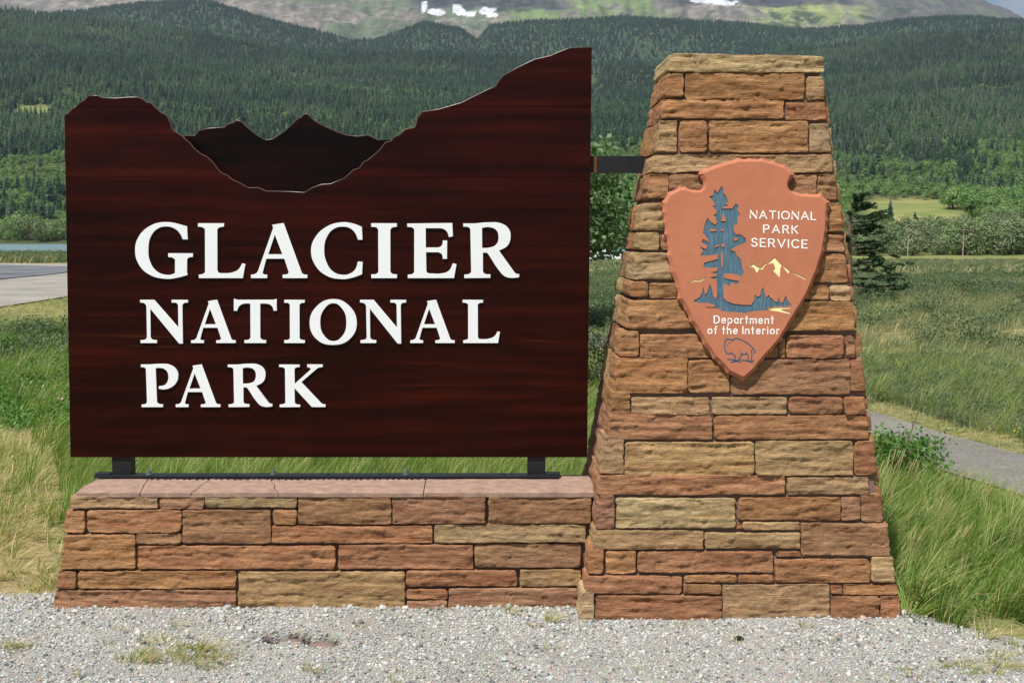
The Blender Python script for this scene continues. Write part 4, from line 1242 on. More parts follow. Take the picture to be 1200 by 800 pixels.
for k in range(nO):
    j = (k + 1) % nO
    Fc.append((k, nO + k, nO + j, j)); Fc.append((nO + k, 2 * nO + k, 2 * nO + j, nO + j))
me = new_mesh('plate_edge', V, Fc, TERRA)
bm = bmesh.new(); bm.from_mesh(me)
bm.faces.new([bm.verts[i] for i in [2 * nO + k for k in range(nO)][::-1]]) if bm.verts.ensure_lookup_table() is None else None
bmesh.ops.recalc_face_normals(bm, faces=bm.faces[:]); bm.to_mesh(me); bm.free()
me.flip_normals() if False else None
obj('plate_edge', place(me), arrow)

def z5(l): return [(810 + x / 5, 210 + y / 5) for x, y in l]
def z57(l): return [(800 + x / 5.717, 320 + y / 5.717) for x, y in l]
def z67(l): return [(810 + x / 6.667, 210 + y / 6.667) for x, y in l]
tree_up_r = z5([(178,40),(190,60),(185,78),(205,100),(218,130),(196,146),(222,152),(200,160),(178,172),(240,172),(262,142),(278,155),(270,180),(285,205),(270,225),(272,262),(250,270),(247,300),(260,322),(290,325),(322,348),(322,370),(270,390),(228,415),(258,425),(265,445),(290,470),(298,510),(310,545),(295,570),(260,555),(225,552),(192,555),(192,578),(215,585),(240,590),(275,595),(280,605),(262,615),(235,605),(222,628),(205,615),(190,612)])
ground_r = z57([(275,165),(290,185),(340,205),(400,212),(460,213),(480,180),(482,140),(500,160),(520,150),(530,110),(540,95),(548,130),(560,165),(575,145),(590,165),(605,175),(615,190),(635,195),(640,165),(655,195),(670,200),(690,150),(705,185),(730,215),(700,221),(620,222),(560,235),(575,247),(520,250),(450,258),(430,268),(370,262),(300,258),(265,255),(255,242),(230,236),(150,231),(165,225),(210,228),(220,215),(170,200),(100,198),(70,186),(115,160),(130,130),(140,90),(148,145),(165,130),(180,75),(195,100),(205,150),(222,178),(230,150)])
tree_up_l = z5([(150,600),(145,585),(105,575),(150,568),(150,556),(115,545),(150,540),(155,515),(120,519),(72,515),(75,490),(100,482),(155,468),(160,437),(110,447),(55,448),(70,420),(50,395),(90,410),(95,390),(60,370),(70,350),(105,370),(95,345),(70,315),(78,270),(95,225),(115,250),(140,268),(150,256),(145,225),(130,212),(148,200),(150,185),(125,155),(142,155),(130,130),(105,100),(130,95),(135,60),(155,80)])
TREE = tree_up_r + ground_r + tree_up_l
ISL = [z5(p) for p in ([(188,195),(196,220),(206,246),(172,246),(181,225)], [(110,291),(148,293),(146,304),(112,307)], [(185,289),(189,308),(170,301)], [(250,342),(276,344),(270,358),(252,362)], [(158,382),(162,390),(140,402),(134,396)], [(183,374),(196,386),(190,402),(180,394),(172,386)], [(177,430),(188,430),(187,500),(181,528),(175,500)])]
MTN = z67([(428,695),(485,658),(520,682),(545,689),(575,658),(600,650),(652,606),(690,650),(740,690),(770,715),(830,740),(906,776),(896,785),(840,760),(772,724),(755,735),(735,710),(708,668),(697,700),(692,767),(665,740),(633,710),(655,690),(642,656),(600,662),(578,674),(555,708),(532,698),(515,734),(490,692),(470,684),(430,703)])
MTL = [(770 + x / 4.705, 280 + y / 4.705) for x, y in [(163,242),(205,223),(230,226),(270,209),(270,217),(235,236),(205,234),(168,247)]]
WAT = z57([(566,238),(620,226),(728,225),(728,236),(660,241),(727,262),(720,273),(640,257),(590,249)])
loc2 = lambda l: [tuple(apt(*p)) for p in l]
holes = [loc2(TREE), loc2(MTN), loc2(MTL), loc2(WAT)]
isl = [loc2(p) for p in ISL]
RC = 0.0026
me = curve_mesh('face_board', [[tuple(p) for p in inner]] + holes + isl, RC / 2, 0.0, 1)
me.transform(Matrix.Translation((0, 0, -RC / 2 + 0.0004)))
me.materials.clear(); me.materials.append(TERRA)
obj('face_board', place(me), arrow)
def backing(name, outline, mat, lab):
    me = curve_mesh(name, [outline], 0.0008, 0.0, 1)
    # grow a touch so that it tucks under the board
    me.transform(Matrix.Translation((0, 0, -RC - 0.0012)))
    me.materials.clear(); me.materials.append(mat)
    o = obj(name, place(me), arrow); o['label'] = lab
    return o
backing('conifer_inlay', holes[0], BLUE, 'blue carved conifer and ground on the arrowhead')
backing('mountain_inlay', holes[1], CREAM, 'cream snowy mountain ridge on the arrowhead')
backing('ridge_inlay', holes[2], CREAM, 'short cream ridge line left of the blue tree')
backing('water_inlay', holes[3], CREAM, 'cream strip of water below the small blue trees')

STK = {  # single-stroke letters in a unit box
 'N': (.78, [[(0,0),(0,1),(.78,0),(.78,1)]]), 'A': (.84, [[(0,0),(.42,1),(.84,0)], [(.15,.33),(.69,.33)]]), 'T': (.74, [[(0,1),(.74,1)], [(.37,1),(.37,0)]]),
 'I': (.04, [[(.02,0),(.02,1)]]), 'O': (.9, [[(.45,0),(.2,.06),(.03,.28),(0,.5),(.03,.72),(.2,.94),(.45,1),(.7,.94),(.87,.72),(.9,.5),(.87,.28),(.7,.06),(.45,0)]]),
 'L': (.55, [[(0,1),(0,0),(.55,0)]]), 'P': (.62, [[(0,0),(0,1),(.38,1),(.56,.93),(.62,.74),(.56,.55),(.38,.47),(0,.47)]]),
 'R': (.66, [[(0,0),(0,1),(.38,1),(.56,.93),(.62,.75),(.56,.57),(.38,.5),(0,.5)], [(.34,.5),(.66,0)]]), 'K': (.66, [[(0,0),(0,1)], [(.62,1),(0,.4)], [(.2,.58),(.66,0)]]),
 'S': (.6, [[(.57,.83),(.45,.97),(.28,1),(.1,.94),(.03,.77),(.1,.6),(.3,.53),(.5,.44),(.59,.27),(.52,.08),(.3,0),(.1,.04),(0,.19)]]),
 'E': (.56, [[(.56,1),(0,1),(0,0),(.56,0)], [(0,.52),(.48,.52)]]), 'V': (.8, [[(0,1),(.4,0),(.8,1)]]),
 'C': (.78, [[(.76,.84),(.6,.97),(.42,1),(.2,.94),(.04,.73),(0,.5),(.04,.27),(.2,.06),(.42,0),(.6,.03),(.76,.16)]]),
 'D': (.7, [[(0,0),(0,1),(.3,1),(.55,.9),(.68,.7),(.7,.5),(.68,.3),(.55,.1),(.3,0),(0,0)]]),
 'e': (.56, [[(.02,.36),(.54,.36),(.5,.58),(.3,.68),(.1,.6),(0,.36),(.06,.1),(.28,0),(.52,.1)]]), 'p': (.54, [[(0,.66),(0,-.3)], [(0,.4),(.1,.6),(.28,.66),(.46,.58),(.54,.34),(.46,.1),(.28,0),(.1,.06),(0,.24)]]),
 'a': (.52, [[(.52,.66),(.52,0)], [(.52,.4),(.42,.6),(.26,.66),(.08,.58),(0,.34),(.08,.1),(.26,0),(.42,.06),(.52,.24)]]), 'r': (.32, [[(0,0),(0,.66)], [(0,.42),(.12,.6),(.32,.64)]]),
 't': (.34, [[(.16,.98),(.16,.0)], [(0,.66),(.34,.66)]]), 'm': (.82, [[(0,0),(0,.66)], [(0,.44),(.14,.62),(.28,.66),(.4,.56),(.41,0)], [(.41,.44),(.55,.62),(.69,.66),(.81,.56),(.82,0)]]),
 'n': (.5, [[(0,0),(0,.66)], [(0,.44),(.14,.62),(.3,.66),(.46,.58),(.5,.4),(.5,0)]]), 'o': (.58, [[(.29,0),(.08,.09),(0,.33),(.08,.57),(.29,.66),(.5,.57),(.58,.33),(.5,.09),(.29,0)]]),
 'f': (.36, [[(.36,.98),(.22,1),(.14,.86),(.14,0)], [(0,.64),(.32,.64)]]), 'h': (.5, [[(0,0),(0,1)], [(0,.44),(.14,.62),(.3,.66),(.46,.58),(.5,.4),(.5,0)]]), 'i': (.04, [[(.02,0),(.02,.66)], [(.02,.9),(.02,.94)]]),
}
def ribbon(pts, wd, z0, z1, mb):
    """flat raised stroke with rounded ends"""
    pts = [Vector((p[0], p[1])) for p in pts]
    n = len(pts)
    Lp, Rp = [], []
    for i in range(n):
        d = (pts[min(i + 1, n - 1)] - pts[max(i - 1, 0)])
        d = d.normalized() if d.length > 1e-9 else Vector((1, 0))
        if 0 < i < n - 1:
            d0 = (pts[i] - pts[i - 1]).normalized(); d1 = (pts[i + 1] - pts[i]).normalized()
            c = max(0.5, math.sqrt(max(0.0, (1 + d0.dot(d1)) / 2)))
        else:
            c = 1
        nn = Vector((-d.y, d.x)) * (wd / 2 / c)
        Lp.append(pts[i] + nn); Rp.append(pts[i] - nn)
    def cap(p, d):
        a0 = math.atan2(d.y, d.x)
        return [p + Vector((math.cos(a0 + a), math.sin(a0 + a))) * wd / 2 for a in (math.radians(t) for t in (-50, 0, 50))]
    d0 = (pts[0] - pts[1]).normalized(); d1 = (pts[-1] - pts[-2]).normalized()
    st = len(mb.v)
    mb.add([(p.x, p.y, z1) for p in Lp + Rp] + [(p.x, p.y, z0) for p in Lp + Rp], [])
    for i in range(n - 1):
        a, b, c_, e = i, i + 1, n + i + 1, n + i
        mb.f.append((st + e, st + c_, st + b, st + a))
        mb.f.append((st + a, st + b, st + 2 * n + b, st + 2 * n + a))
        mb.f.append((st + c_, st + e, st + 2 * n + e, st + 2 * n + c_))
    for p, d, l, r_ in ((pts[0], d0, Lp[0], Rp[0]), (pts[-1], d1, Lp[-1], Rp[-1])):
        arc = cap(p, d)
        ring = ([l] + arc + [r_]) if (l - p).cross(d) < 0 else ([r_] + arc + [l])
        # order by angle around p
        ring = sorted([l, r_] + arc, key=lambda q: ((math.atan2((q - p).y, (q - p).x) - math.atan2(d.y, d.x) + math.pi) % (2 * math.pi)))
        s2 = len(mb.v)
        m_ = len(ring)
        mb.add([(q.x, q.y, z1) for q in ring] + [(q.x, q.y, z0) for q in ring], [tuple(range(m_))] + [(i + 1, i, m_ + i, m_ + i + 1) for i in range(m_ - 1)])

def stroke_text(txt, x0, x1, ybase0, ybase1, cap_px, wd_px, gap=0.30, space=0.45):
    tot = 0
    for ch in txt:
        tot += space if ch == ' ' else STK[ch][0] + gap
    tot -= gap
    k = (x1 - x0) / tot
    x = 0
    for ch in txt:
        if ch == ' ':
            x += space; continue
        w_, sts = STK[ch]
        mb = MB()
        for stv in sts:
            pts = []
            for (a, b) in stv:
                px = x0 + (x + a) * k
                yb = ybase0 + (ybase1 - ybase0) * (px - x0) / (x1 - x0)
                pts.append(apt(px, yb - b * cap_px))
            ribbon(pts, wd_px / 251.0, -0.001, 0.0021, mb)
        me = mb.mesh('emblem_letter', WHITE_INK)
        o = obj('emblem_letter', place(me), arrow)
        o['label'] = 'small white letter %s on the arrowhead' % ch
        x += w_ + gap
stroke_text('NATIONAL', 879.2, 956, 255.8, 257.6, 8.8, 1.35, 0.34)
stroke_text('PARK', 895, 934.6, 272.6, 273.6, 8.8, 1.35, 0.44)
stroke_text('SERVICE', 881, 945.8, 288.6, 290.8, 9.2, 1.35, 0.36)
stroke_text('Department', 837, 906.4, 378.6, 379.2, 8.6, 1.2, 0.36)
stroke_text('of the Interior', 829.6, 913, 391, 391.4, 8.6, 1.2, 0.36, 0.42)
BIS = [[(330,232),(280,220),(200,215),(168,262),(160,340),(175,450),(212,518),(268,520),(297,500),(350,540),(392,580),(370,622)],
       [(320,250),(332,230),(400,200),(450,210),(560,255),(640,305),(700,350),(750,410),(785,432),(792,470),(776,512)],
       [(500,490),(515,532),(492,590),(455,622)], [(515,535),(612,523),(650,542),(657,590),(640,652)], [(615,488),(616,522)], [(728,432),(720,520),(735,545),(714,652)],
       [(225,630),(350,645),(430,668),(292,695)], [(350,660),(430,672),(490,705)], [(440,650),(600,660),(740,705)], [(640,672),(772,664)], [(260,285),(272,292)], [(218,328),(230,332)]]
mb = MB()
for stv in BIS:
    ribbon([apt(840 + x / 17.78, 385 + y / 17.78) for x, y in stv], 1.15 / 251.0, -0.001, 0.0016, mb)
o = obj('bison_outline', place(mb.mesh('bison_outline', BLUE_INK)), arrow)
o['label'] = 'small blue bison outline near the arrowhead tip'

# ------------------------------------------------------------------ plants: prototypes
def tone_attr(me, per_face):
    a = me.attributes.new('tone', 'FLOAT', 'FACE')
    a.data.foreach_set('value', np.asarray(per_face, np.float32))

def cards(centres, dirs, lens, wids, seed, nrm=None):
    """diamond shaped leaves: centre line direction, length, width -> verts, quad faces"""
    r = np.random.default_rng(seed)
    d = dirs / (np.linalg.norm(dirs, axis=1, keepdims=True) + 1e-9)
    q = r.normal(size=d.shape)
    if nrm is not None:
        d = np.cross(nrm, q); d /= (np.linalg.norm(d, axis=1, keepdims=True) + 1e-9)
        q = nrm
    sd = np.cross(d, q); sd /= (np.linalg.norm(sd, axis=1, keepdims=True) + 1e-9)
    a = centres - d * lens[:, None] * 0.5
    b = centres + sd * wids[:, None] * 0.5
    c = centres + d * lens[:, None] * 0.5
    e = centres - sd * wids[:, None] * 0.5
    v = np.stack([a, b, c, e], 1).reshape(-1, 3)
    f = np.arange(len(v)).reshape(-1, 4)
    return v, f

def merge(name, parts, shade=False):
    """parts: (verts, quad faces array, material, tone array or None)"""
    vs, fs, mi, tn, mats, k = [], [], [], [], [], 0
    for v, f, m, t in parts:
        v = np.asarray(v, float); f = np.asarray(f)
        vs.append(v); fs.append(f + k); k += len(v)
        if m not in mats: mats.append(m)
        mi.append(np.full(len(f), mats.index(m))); tn.append(np.full(len(f), 0.5) if t is None else t)
    me = new_mesh(name, np.concatenate(vs), np.concatenate(fs))
    for m in mats: me.materials.append(m)
    me.polygons.foreach_set('material_index', np.concatenate(mi).astype(np.int32))
    tone_attr(me, np.concatenate(tn))
    return me

def tube_np(pts, rads, n=5):
    mb = MB(); mb.tube(pts, rads, n, cap=False)
    return np.array(mb.v), np.array(mb.f)

def conifer_mesh(name, seed, nb=110, wide=0.17, mat=None, sparse=1.0):
    r = np.random.default_rng(seed)
    mat = mat or NEEDLE
    tv, tf = tube_np([(0, 0, -0.02), (0, 0, 0.5), (0, 0, 0.97)], [0.017, 0.011, 0.003], 5)
    h = 0.06 + 0.93 * (np.arange(nb) + r.random(nb)) / nb
    az = np.arange(nb) * 2.399 + r.normal(0, 0.3, nb)
    L = ((1 - h) ** 0.75 * wide * r.uniform(0.65, 1.2, nb) + 0.012) * sparse
    droop = -0.32 * L + 0.02 * r.normal(size=nb) + 0.25 * L * h
    ca, sa = np.cos(az), np.sin(az)
    wd = L * r.uniform(0.5, 0.8, nb) + 0.008
    root = np.stack([0 * h, 0 * h, h + 0.02], -1)
    tip = np.stack([ca * L, sa * L, h + droop], -1)
    mid = root * 0.4 + tip * 0.6 + np.array((0, 0, 1.0)) * (0.05 * L)[:, None]
    sd = np.stack([-sa, ca, 0 * sa], -1) * (wd * 0.5)[:, None]
    lo = np.array((0, 0, -1.0)) * (wd * 0.5)[:, None]
    v = np.stack([root, mid + sd + lo, tip, mid - sd + lo, mid], 1).reshape(-1, 3)
    i = np.arange(nb)[:, None] * 5
    f = np.concatenate([i + np.array([[0, 1, 2, 4]]), i + np.array([[0, 4, 2, 3]])])
    t = np.concatenate([r.random(nb)] * 2) * 0.8 + 0.1
    return merge(name, [(tv, tf, mat if mat is SNAG else BARK, None), (v, f, mat, t)])

def broadleaf_mesh(name, seed, nleaf=420, lobes=8, leaf=0.055, wide=0.36, low=0.22, mat=None, nstem=1, lean=0.0):
    r = np.random.default_rng(seed)
    mat = mat or ASPEN
    parts = []
    C = []
    for k in range(lobes):
        z = low + 0.12 + (0.86 - low - 0.1) * (k + r.random()) / lobes
        rr = wide * (0.95 - 0.5 * abs((z - 0.5)) ) * r.uniform(0.2, 0.75)
        a = r.uniform(0, 6.28)
        C.append((rr * math.cos(a) + lean * z, rr * math.sin(a), z, wide * r.uniform(0.33, 0.55)))
    for sN in range(nstem):
        a = sN * 2.4 + r.random()
        tv, tf = tube_np([(0.02 * math.cos(a), 0.02 * math.sin(a), -0.02), (0.05 * math.cos(a) + lean * 0.3, 0.05 * math.sin(a), 0.4), (0.1 * math.cos(a) + lean * 0.6, 0.1 * math.sin(a), 0.75)], [0.02, 0.013, 0.005], 5)
        parts.append((tv, tf, BARK, None))
    for (x, y, z, q) in C[::2]:
        tv, tf = tube_np([(lean * 0.2, 0, 0.2 + 0.25 * z), (x * 0.6, y * 0.6, z * 0.85), (x, y, z)], [0.011, 0.007, 0.003], 4)
        parts.append((tv, tf, BARK, None))
    C = np.array(C)
    pick = r.integers(0, lobes, nleaf)
    u = r.normal(size=(nleaf, 3)); u /= np.linalg.norm(u, axis=1, keepdims=True)
    rad = (0.45 + 0.55 * r.random(nleaf) ** 0.5)
    cen = C[pick, :3] + u * (C[pick, 3] * rad)[:, None] * np.array((1, 1, 0.8))
    cen[:, 2] = np.maximum(cen[:, 2], low * 0.4 + 0.03 * r.random(nleaf))
    nr = u + 0.6 * (cen - np.array((lean * 0.5, 0, 0.5))) / 0.4 + r.normal(0, 0.45, (nleaf, 3)) + np.array((0, 0, 0.25))
    v, f = cards(cen, u, leaf * r.uniform(0.7, 1.5, nleaf), leaf * r.uniform(0.6, 1.1, nleaf), seed + 1, nr)
    parts.append((v, f, mat, np.clip(0.25 + 0.5 * (pick % 3) / 2 + r.normal(0, 0.16, nleaf), 0, 1)))
    return merge(name, parts)

def blades(seed, n, hgt, spread, lean, wid, mat, seg=3, curl=0.5, strawmix=0.0, mat2=None, base_r=0.05):
    """a tuft of curved grass blades, leaning with the wind towards +x"""
    r = np.random.default_rng(seed)
    V, Fq, T, M = [], [], [], []
    k = 0
    for i in range(n):
        a = r.uniform(0, 6.28); q = base_r * math.sqrt(r.random())
        p = np.array((q * math.cos(a), q * math.sin(a), 0.0))
        L = hgt * r.uniform(0.55, 1.15)
        dirv = np.array((math.cos(a) * spread + lean * r.uniform(0.5, 1.4), math.sin(a) * spread + r.normal(0, 0.12), 1.0))
        dirv /= np.linalg.norm(dirv)
        bend = np.array((lean + math.cos(a) * 0.4, math.sin(a) * 0.4, -0.45)) * curl * r.uniform(0.4, 1.3)
        fa = r.uniform(0, 6.28); side = np.array((math.cos(fa), math.sin(fa), 0)) * wid * r.uniform(0.6, 1.3)
        row = []
        for sgi in range(seg + 1):
            t = sgi / seg
            c = p + dirv * L * t + bend * L * t * t
            w = side * (1 - t) ** 0.7 * 0.5 + side * 0.04
            V += [c - w, c + w]; row.append(k); k += 2
        tt = r.random(); mm = 1 if r.random() < strawmix else 0
        for sgi in range(seg):
            b = row[sgi]
            Fq.append((b, b + 1, b + 3, b + 2)); T.append(tt); M.append(mm)
    me = new_mesh('grass_tuft', np.array(V), np.array(Fq), mat, True)
    if mat2: me.materials.append(mat2)
    me.polygons.foreach_set('material_index', np.array(M, np.int32) if mat2 else np.zeros(len(Fq), np.int32))
    tone_attr(me, T)
    return me

def leafy_tuft(seed, n, size, leaf, mat, flower=None, nf=0):
    r = np.random.default_rng(seed)
    u = r.normal(size=(n, 3)); u[:, 2] = np.abs(u[:, 2]); u /= np.linalg.norm(u, axis=1, keepdims=True)
    cen = u * (size * (0.35 + 0.65 * r.random(n)))[:, None] * np.array((1, 1, 0.9))
    d = u * 0.6 + r.normal(0, 0.6, (n, 3))
    v, f = cards(cen, d, leaf * r.uniform(0.7, 1.4, n), leaf * r.uniform(0.45, 0.8, n), seed)
    parts = [(v, f, mat, r.random(n))]
    for k in range(5):
        a = r.uniform(0, 6.28)
        tv, tf = tube_np([(0, 0, 0), (0.5 * size * math.cos(a), 0.5 * size * math.sin(a), 0.7 * size)], [0.004, 0.002], 3)
        parts.append((tv, tf, mat, None))
    if flower:
        c2 = cen[:nf] * 1.08 + np.array((0, 0, 0.02))
        v, f = cards(c2, np.tile(np.array((1.0, 0, 0.3)), (nf, 1)) + r.normal(0, 0.3, (nf, 3)), np.full(nf, 0.022), np.full(nf, 0.02), seed + 3)
        parts.append((v, f, flower, None))
    return merge('leafy_tuft', parts)

# ------------------------------------------------------------------ forest on the hill and ridge
def fan_points(n, d0, d1, spread, seed, power=2.0):
    r = np.random.default_rng(seed)
    d = (d0 ** power + (d1 ** power - d0 ** power) * r.random(n)) ** (1 / power)
    x = d * spread * (r.random(n) * 2 - 1)
    return x, d - CAM_D, d, r

conifers = [conifer_mesh('conifer_%s' % c, 100 + i, 110, w, NEEDLE if i < 3 else NEEDLE_L) for i, (c, w) in enumerate(zip('abcde', (0.19, 0.22, 0.25, 0.2, 0.27)))]
snag_me = conifer_mesh('dead_conifer', 140, 60, 0.10, SNAG, 0.9)
aspens = [broadleaf_mesh('aspen_%s' % c, 200 + i, 380, 8, 0.075, w) for i, (c, w) in enumerate(zip('abcd', (0.34, 0.4, 0.46, 0.52)))]
willows = [broadleaf_mesh('willow_%s' % c, 230 + i, 760, 12, 0.062, w, 0.03, WILLOW, 3, 0.10) for i, (c, w) in enumerate(zip('abc', (0.5, 0.58, 0.66)))]
con_lib = lib('conifer_kinds', [proto('conifer_kind_%d' % i, m) for i, m in enumerate(conifers + [snag_me])])
asp_lib = lib('aspen_kinds', [proto('aspen_kind_%d' % i, m) for i, m in enumerate(aspens + willows)])

def clearing(x, y, z, d):
    px, py = proj(x, y, z)
    r_ = (d > 512) & (d < 775) & (px > 1000) & (px < 1112 + 30 * vnoise(py / 4, 0.5, 0, 8)) 
    l_ = ((px - 42) / 27) ** 2 + ((py - 131) / 7.5) ** 2 < 1
    road_r = (d > 296) & (d < 330) & (px > 600)
    return ((r_ | l_) & (vnoise(x * 7.3, y * 7.1, 0, 99) < 0.95)) | road_r

# conifers
x, y, d, r = fan_points(118000, 600, 3080, 0.60, 301, 1.75)
z = H(x, y)
px, py = proj(x, y, z)
patch = fbm(x / 150, y / 150, 0, 71, 4) + 0.25 * fbm(x / 40, y / 40, 0, 72, 2)
left = 1 - smooth(0, 420, px)
low = smooth(820, 1420, d) + 0.25 * (1 - smooth(0, 300, px)) * smooth(760, 1000, d)
p = np.clip(low * 1.2 - 0.34 + patch * 1.9 * (1.15 - 0.55 * smooth(1700, 2500, d)) + 0.25 * left * smooth(900, 1100, d), 0.012, 1) * (0.72 + 0.28 * smooth(-0.4, 0.2, patch))
ok = (r.random(len(x)) < p) & ~clearing(x, y, z, d)
cx_, cy_, cz_, cd_ = x[ok], y[ok], z[ok], d[ok]
cpx = px[ok]
hh = r.uniform(7, 16.5, len(cx_)) * np.where(r.random(len(cx_)) < 0.06, 1.3, 1) * (0.8 + 0.3 * smooth(900, 1500, cd_)) * (1 + 0.15 * vnoise(cx_ / 70, cy_ / 70, 0, 4))
spp = fbm(cx_ / 120, cy_ / 120, 0, 171, 3) + 0.5 * fbm(cx_ / 420, cy_ / 420, 0, 172, 2)
kind = np.where(r.random(len(cx_)) < np.clip(0.33 + 1.6 * spp, 0.03, 0.97), r.integers(3, 5, len(cx_)), r.integers(0, 3, len(cx_)))
deadp = 0.035 + 0.16 * smooth(780, 950, cpx) * (1 - smooth(0.2, 0.5, np.abs(fbm(cx_ / 200, cy_ / 260, 0, 75)))) 
kind = np.where(r.random(len(cx_)) < deadp, 5, kind)
def in_view(x, y, z, h):
    """not hidden by the sign, the base or the pillar"""
    px, pt = proj(x, y, z + h * 0.7)
    top = np.interp(px, [p[0] for p in TOP], [p[1] for p in TOP])
    notch = (px > 204) & (px < 474)
    top = np.where(notch, np.minimum(top, np.interp(px, [p[0] for p in BACK[1:-3]], [p[1] for p in BACK[1:-3]])), top)
    hid = (px > 75) & (px < 693) & (pt > top)
    hid |= (px > 775 - 0.157 * (pt - 62)) & (px < 966 + 0.135 * (pt - 62)) & (pt > 62)
    return ~hid & (px > 0) & (px < 1200) & (pt > 0)
vis = in_view(cx_, cy_, cz_, hh)
order = np.argsort(np.where(vis, 0, 1e9) + cd_ / hh)
single = order[:160]
rest = order[160:]
def where(px):
    return 'left of the sign' if px < 80 else ('seen above the sign top' if px < 694 else ('between sign and pillar' if px < 790 else 'right of the pillar'))
rotz = r.uniform(0, 6.28, len(cx_))
sc3 = np.stack([hh * r.uniform(0.85, 1.2, len(hh)), hh * r.uniform(0.85, 1.2, len(hh)), hh], -1)
zero = np.zeros(len(cx_))
scatter('hillside_conifer_forest', np.stack([cx_, cy_, cz_], -1)[rest], np.stack([r.normal(0, .03, len(cx_)), r.normal(0, .03, len(cx_)), rotz], -1)[rest], sc3[rest], kind[rest], con_lib, 'dense dark conifer forest covering the hillside behind the sign', 'forest')
# second ridge
x, y, d, r2 = fan_points(58000, 3500, 4680, 0.60, 302)
z = H2(x, y)
ok = r2.random(len(x)) < np.clip(0.75 + 0.9 * fbm(x / 220, y / 220, 0, 78, 3), 0.05, 1)
x, y, z = x[ok], y[ok], z[ok]
hh2 = r2.uniform(10, 18, len(x))
scatter('ridge_conifer_forest', np.stack([x, y, z], -1), np.stack([0 * x, 0 * x, r2.uniform(0, 6.28, len(x))], -1), np.stack([hh2 * 1.15, hh2 * 1.15, hh2], -1), r2.integers(0, 5, len(x)) % (3 + (fbm(x / 200, y / 200, 0, 173, 3) > 0.05) * 2), con_lib, 'darker conifer forest on the ridge behind the near hill', 'forest')

# aspens and brush on the lower slopes
x, y, d, r = fan_points(77000, 330, 2300, 0.60, 303, 1.35)
z = H(x, y)
px, py = proj(x, y, z)
patch2 = fbm(x / 150, y / 150, 0, 71, 4)
lowp = 1 - smooth(560, 1900, d)
wet = (px < 330) & (d < 548)
p = np.clip(lowp * 1.2 + 0.05 - patch2 * 1.7 * smooth(500, 800, d), 0.0, 1) * (0.7 + 0.3 * smooth(480, 640, d)) * (0.75 + 0.5 * fbm(x / 25, y / 25, 0, 74, 2))
ok = (r.random(len(x)) < p) & ~clearing(x, y, z, d) & ~wet & (z > -3.9)
ax, ay_, az, ad, apx = x[ok], y[ok], z[ok], d[ok], px[ok]
ah = r.uniform(4.5, 9.5, len(ax)) * (0.75 + 0.35 * smooth(-0.3, 0.3, fbm(ax / 40, ay_ / 40, 0, 79, 2)))
isw = (ad < 520 + 60 * vnoise(ax / 60, ay_ / 60, 0, 12)) & (r.random(len(ax)) < 0.85)
ak = np.where(isw, r.integers(4, 7, len(ax)), r.integers(0, 4, len(ax)))
ah = np.where((apx < 330) & (ad > 548), ah * 0.72, ah)
ah = np.where((apx > 985) & (apx < 1150) & (ad > 400) & (ad < 520), ah * (0.62 - 0.2 * smooth(400, 510, ad)), ah)
order = np.argsort(np.where(in_view(ax, ay_, az, ah), 0, 1e9) + ad / ah)
a_single, a_rest = order[:110], order[110:]
arz = r.uniform(-0.5, 0.5, len(ax)); asx = ah * r.uniform(0.9, 1.35, len(ax))
scatter('aspen_and_brush_slope', np.stack([ax, ay_, az - 0.1], -1)[a_rest], np.stack([0 * ax, 0 * ax, arz], -1)[a_rest], np.stack([asx, asx, ah], -1)[a_rest], ak[a_rest], asp_lib, 'pale green aspen and brush cover on the lower slopes below the conifers', 'brush')

# those that stand out singly
for q, i in enumerate(single):
    dead = kind[i] == 5
    o = obj('dead_conifer' if dead else 'conifer_tree', (conifers + [snag_me])[kind[i]], None, (cx_[i], cy_[i], cz_[i]))
    o.rotation_euler = (0, 0, rotz[i]); o.scale = sc3[i]
    if dead: tag(o, 'grey dead conifer on the lower slope, ' + where(cpx[i]), 'tree', 'dead conifers on the lower slope')
    else: tag(o, 'dark conifer at the lower forest edge, ' + where(cpx[i]), 'tree', 'conifers along the lower forest edge')
for i in a_single:
    o = obj('willow_tree' if ak[i] >= 4 else 'aspen_tree', (aspens + willows)[ak[i]], None, (ax[i], ay_[i], az[i] - 0.1))
    o.rotation_euler = (0, 0, arz[i]); o.scale = (asx[i], asx[i], ah[i])
    if ak[i] >= 4: tag(o, 'pale grey-green willow at the foot of the slope, ' + (where(apx[i]) if apx[i] < 1000 else ('between pillar and nearer utility pole' if apx[i] < 1062 else ('between the two utility poles' if apx[i] < 1127 else 'right of both utility poles'))), 'tree', 'willows at the foot of the slope')
    else: tag(o, 'small leafy aspen low on the slope, ' + where(apx[i]), 'tree', 'aspens at the foot of the slope')
# willows on the far river bank
rb = np.random.default_rng(5)
ORD = ['leftmost', 'second', 'third', 'fourth', 'fifth', 'sixth', 'seventh', 'eighth', 'ninth', 'tenth', 'eleventh', 'twelfth']
for k in range(12):
    px_ = 2 + k * 6.6 + rb.uniform(-1.5, 1.5)
    dd = 548 + rb.uniform(0, 22)
    X, Y = (px_ - CX) / F * dd, dd - CAM_D
    hgt = rb.uniform(7, 12.5) * (0.75 if k < 3 else 1)
    o = obj('riverbank_tree', willows[k % 3] if k % 3 else aspens[2], None, (X, Y, float(H(X, Y)) - 0.2))
    o.scale = (hgt * 1.05, hgt * 1.05, hgt); o.rotation_euler = (0, 0, rb.uniform(-0.6, 0.6))
    tag(o, '%s rounded tree%s on the far river bank' % (ORD[k], '' if k == 0 else ' from the left'), 'tree', 'trees along the far river bank')
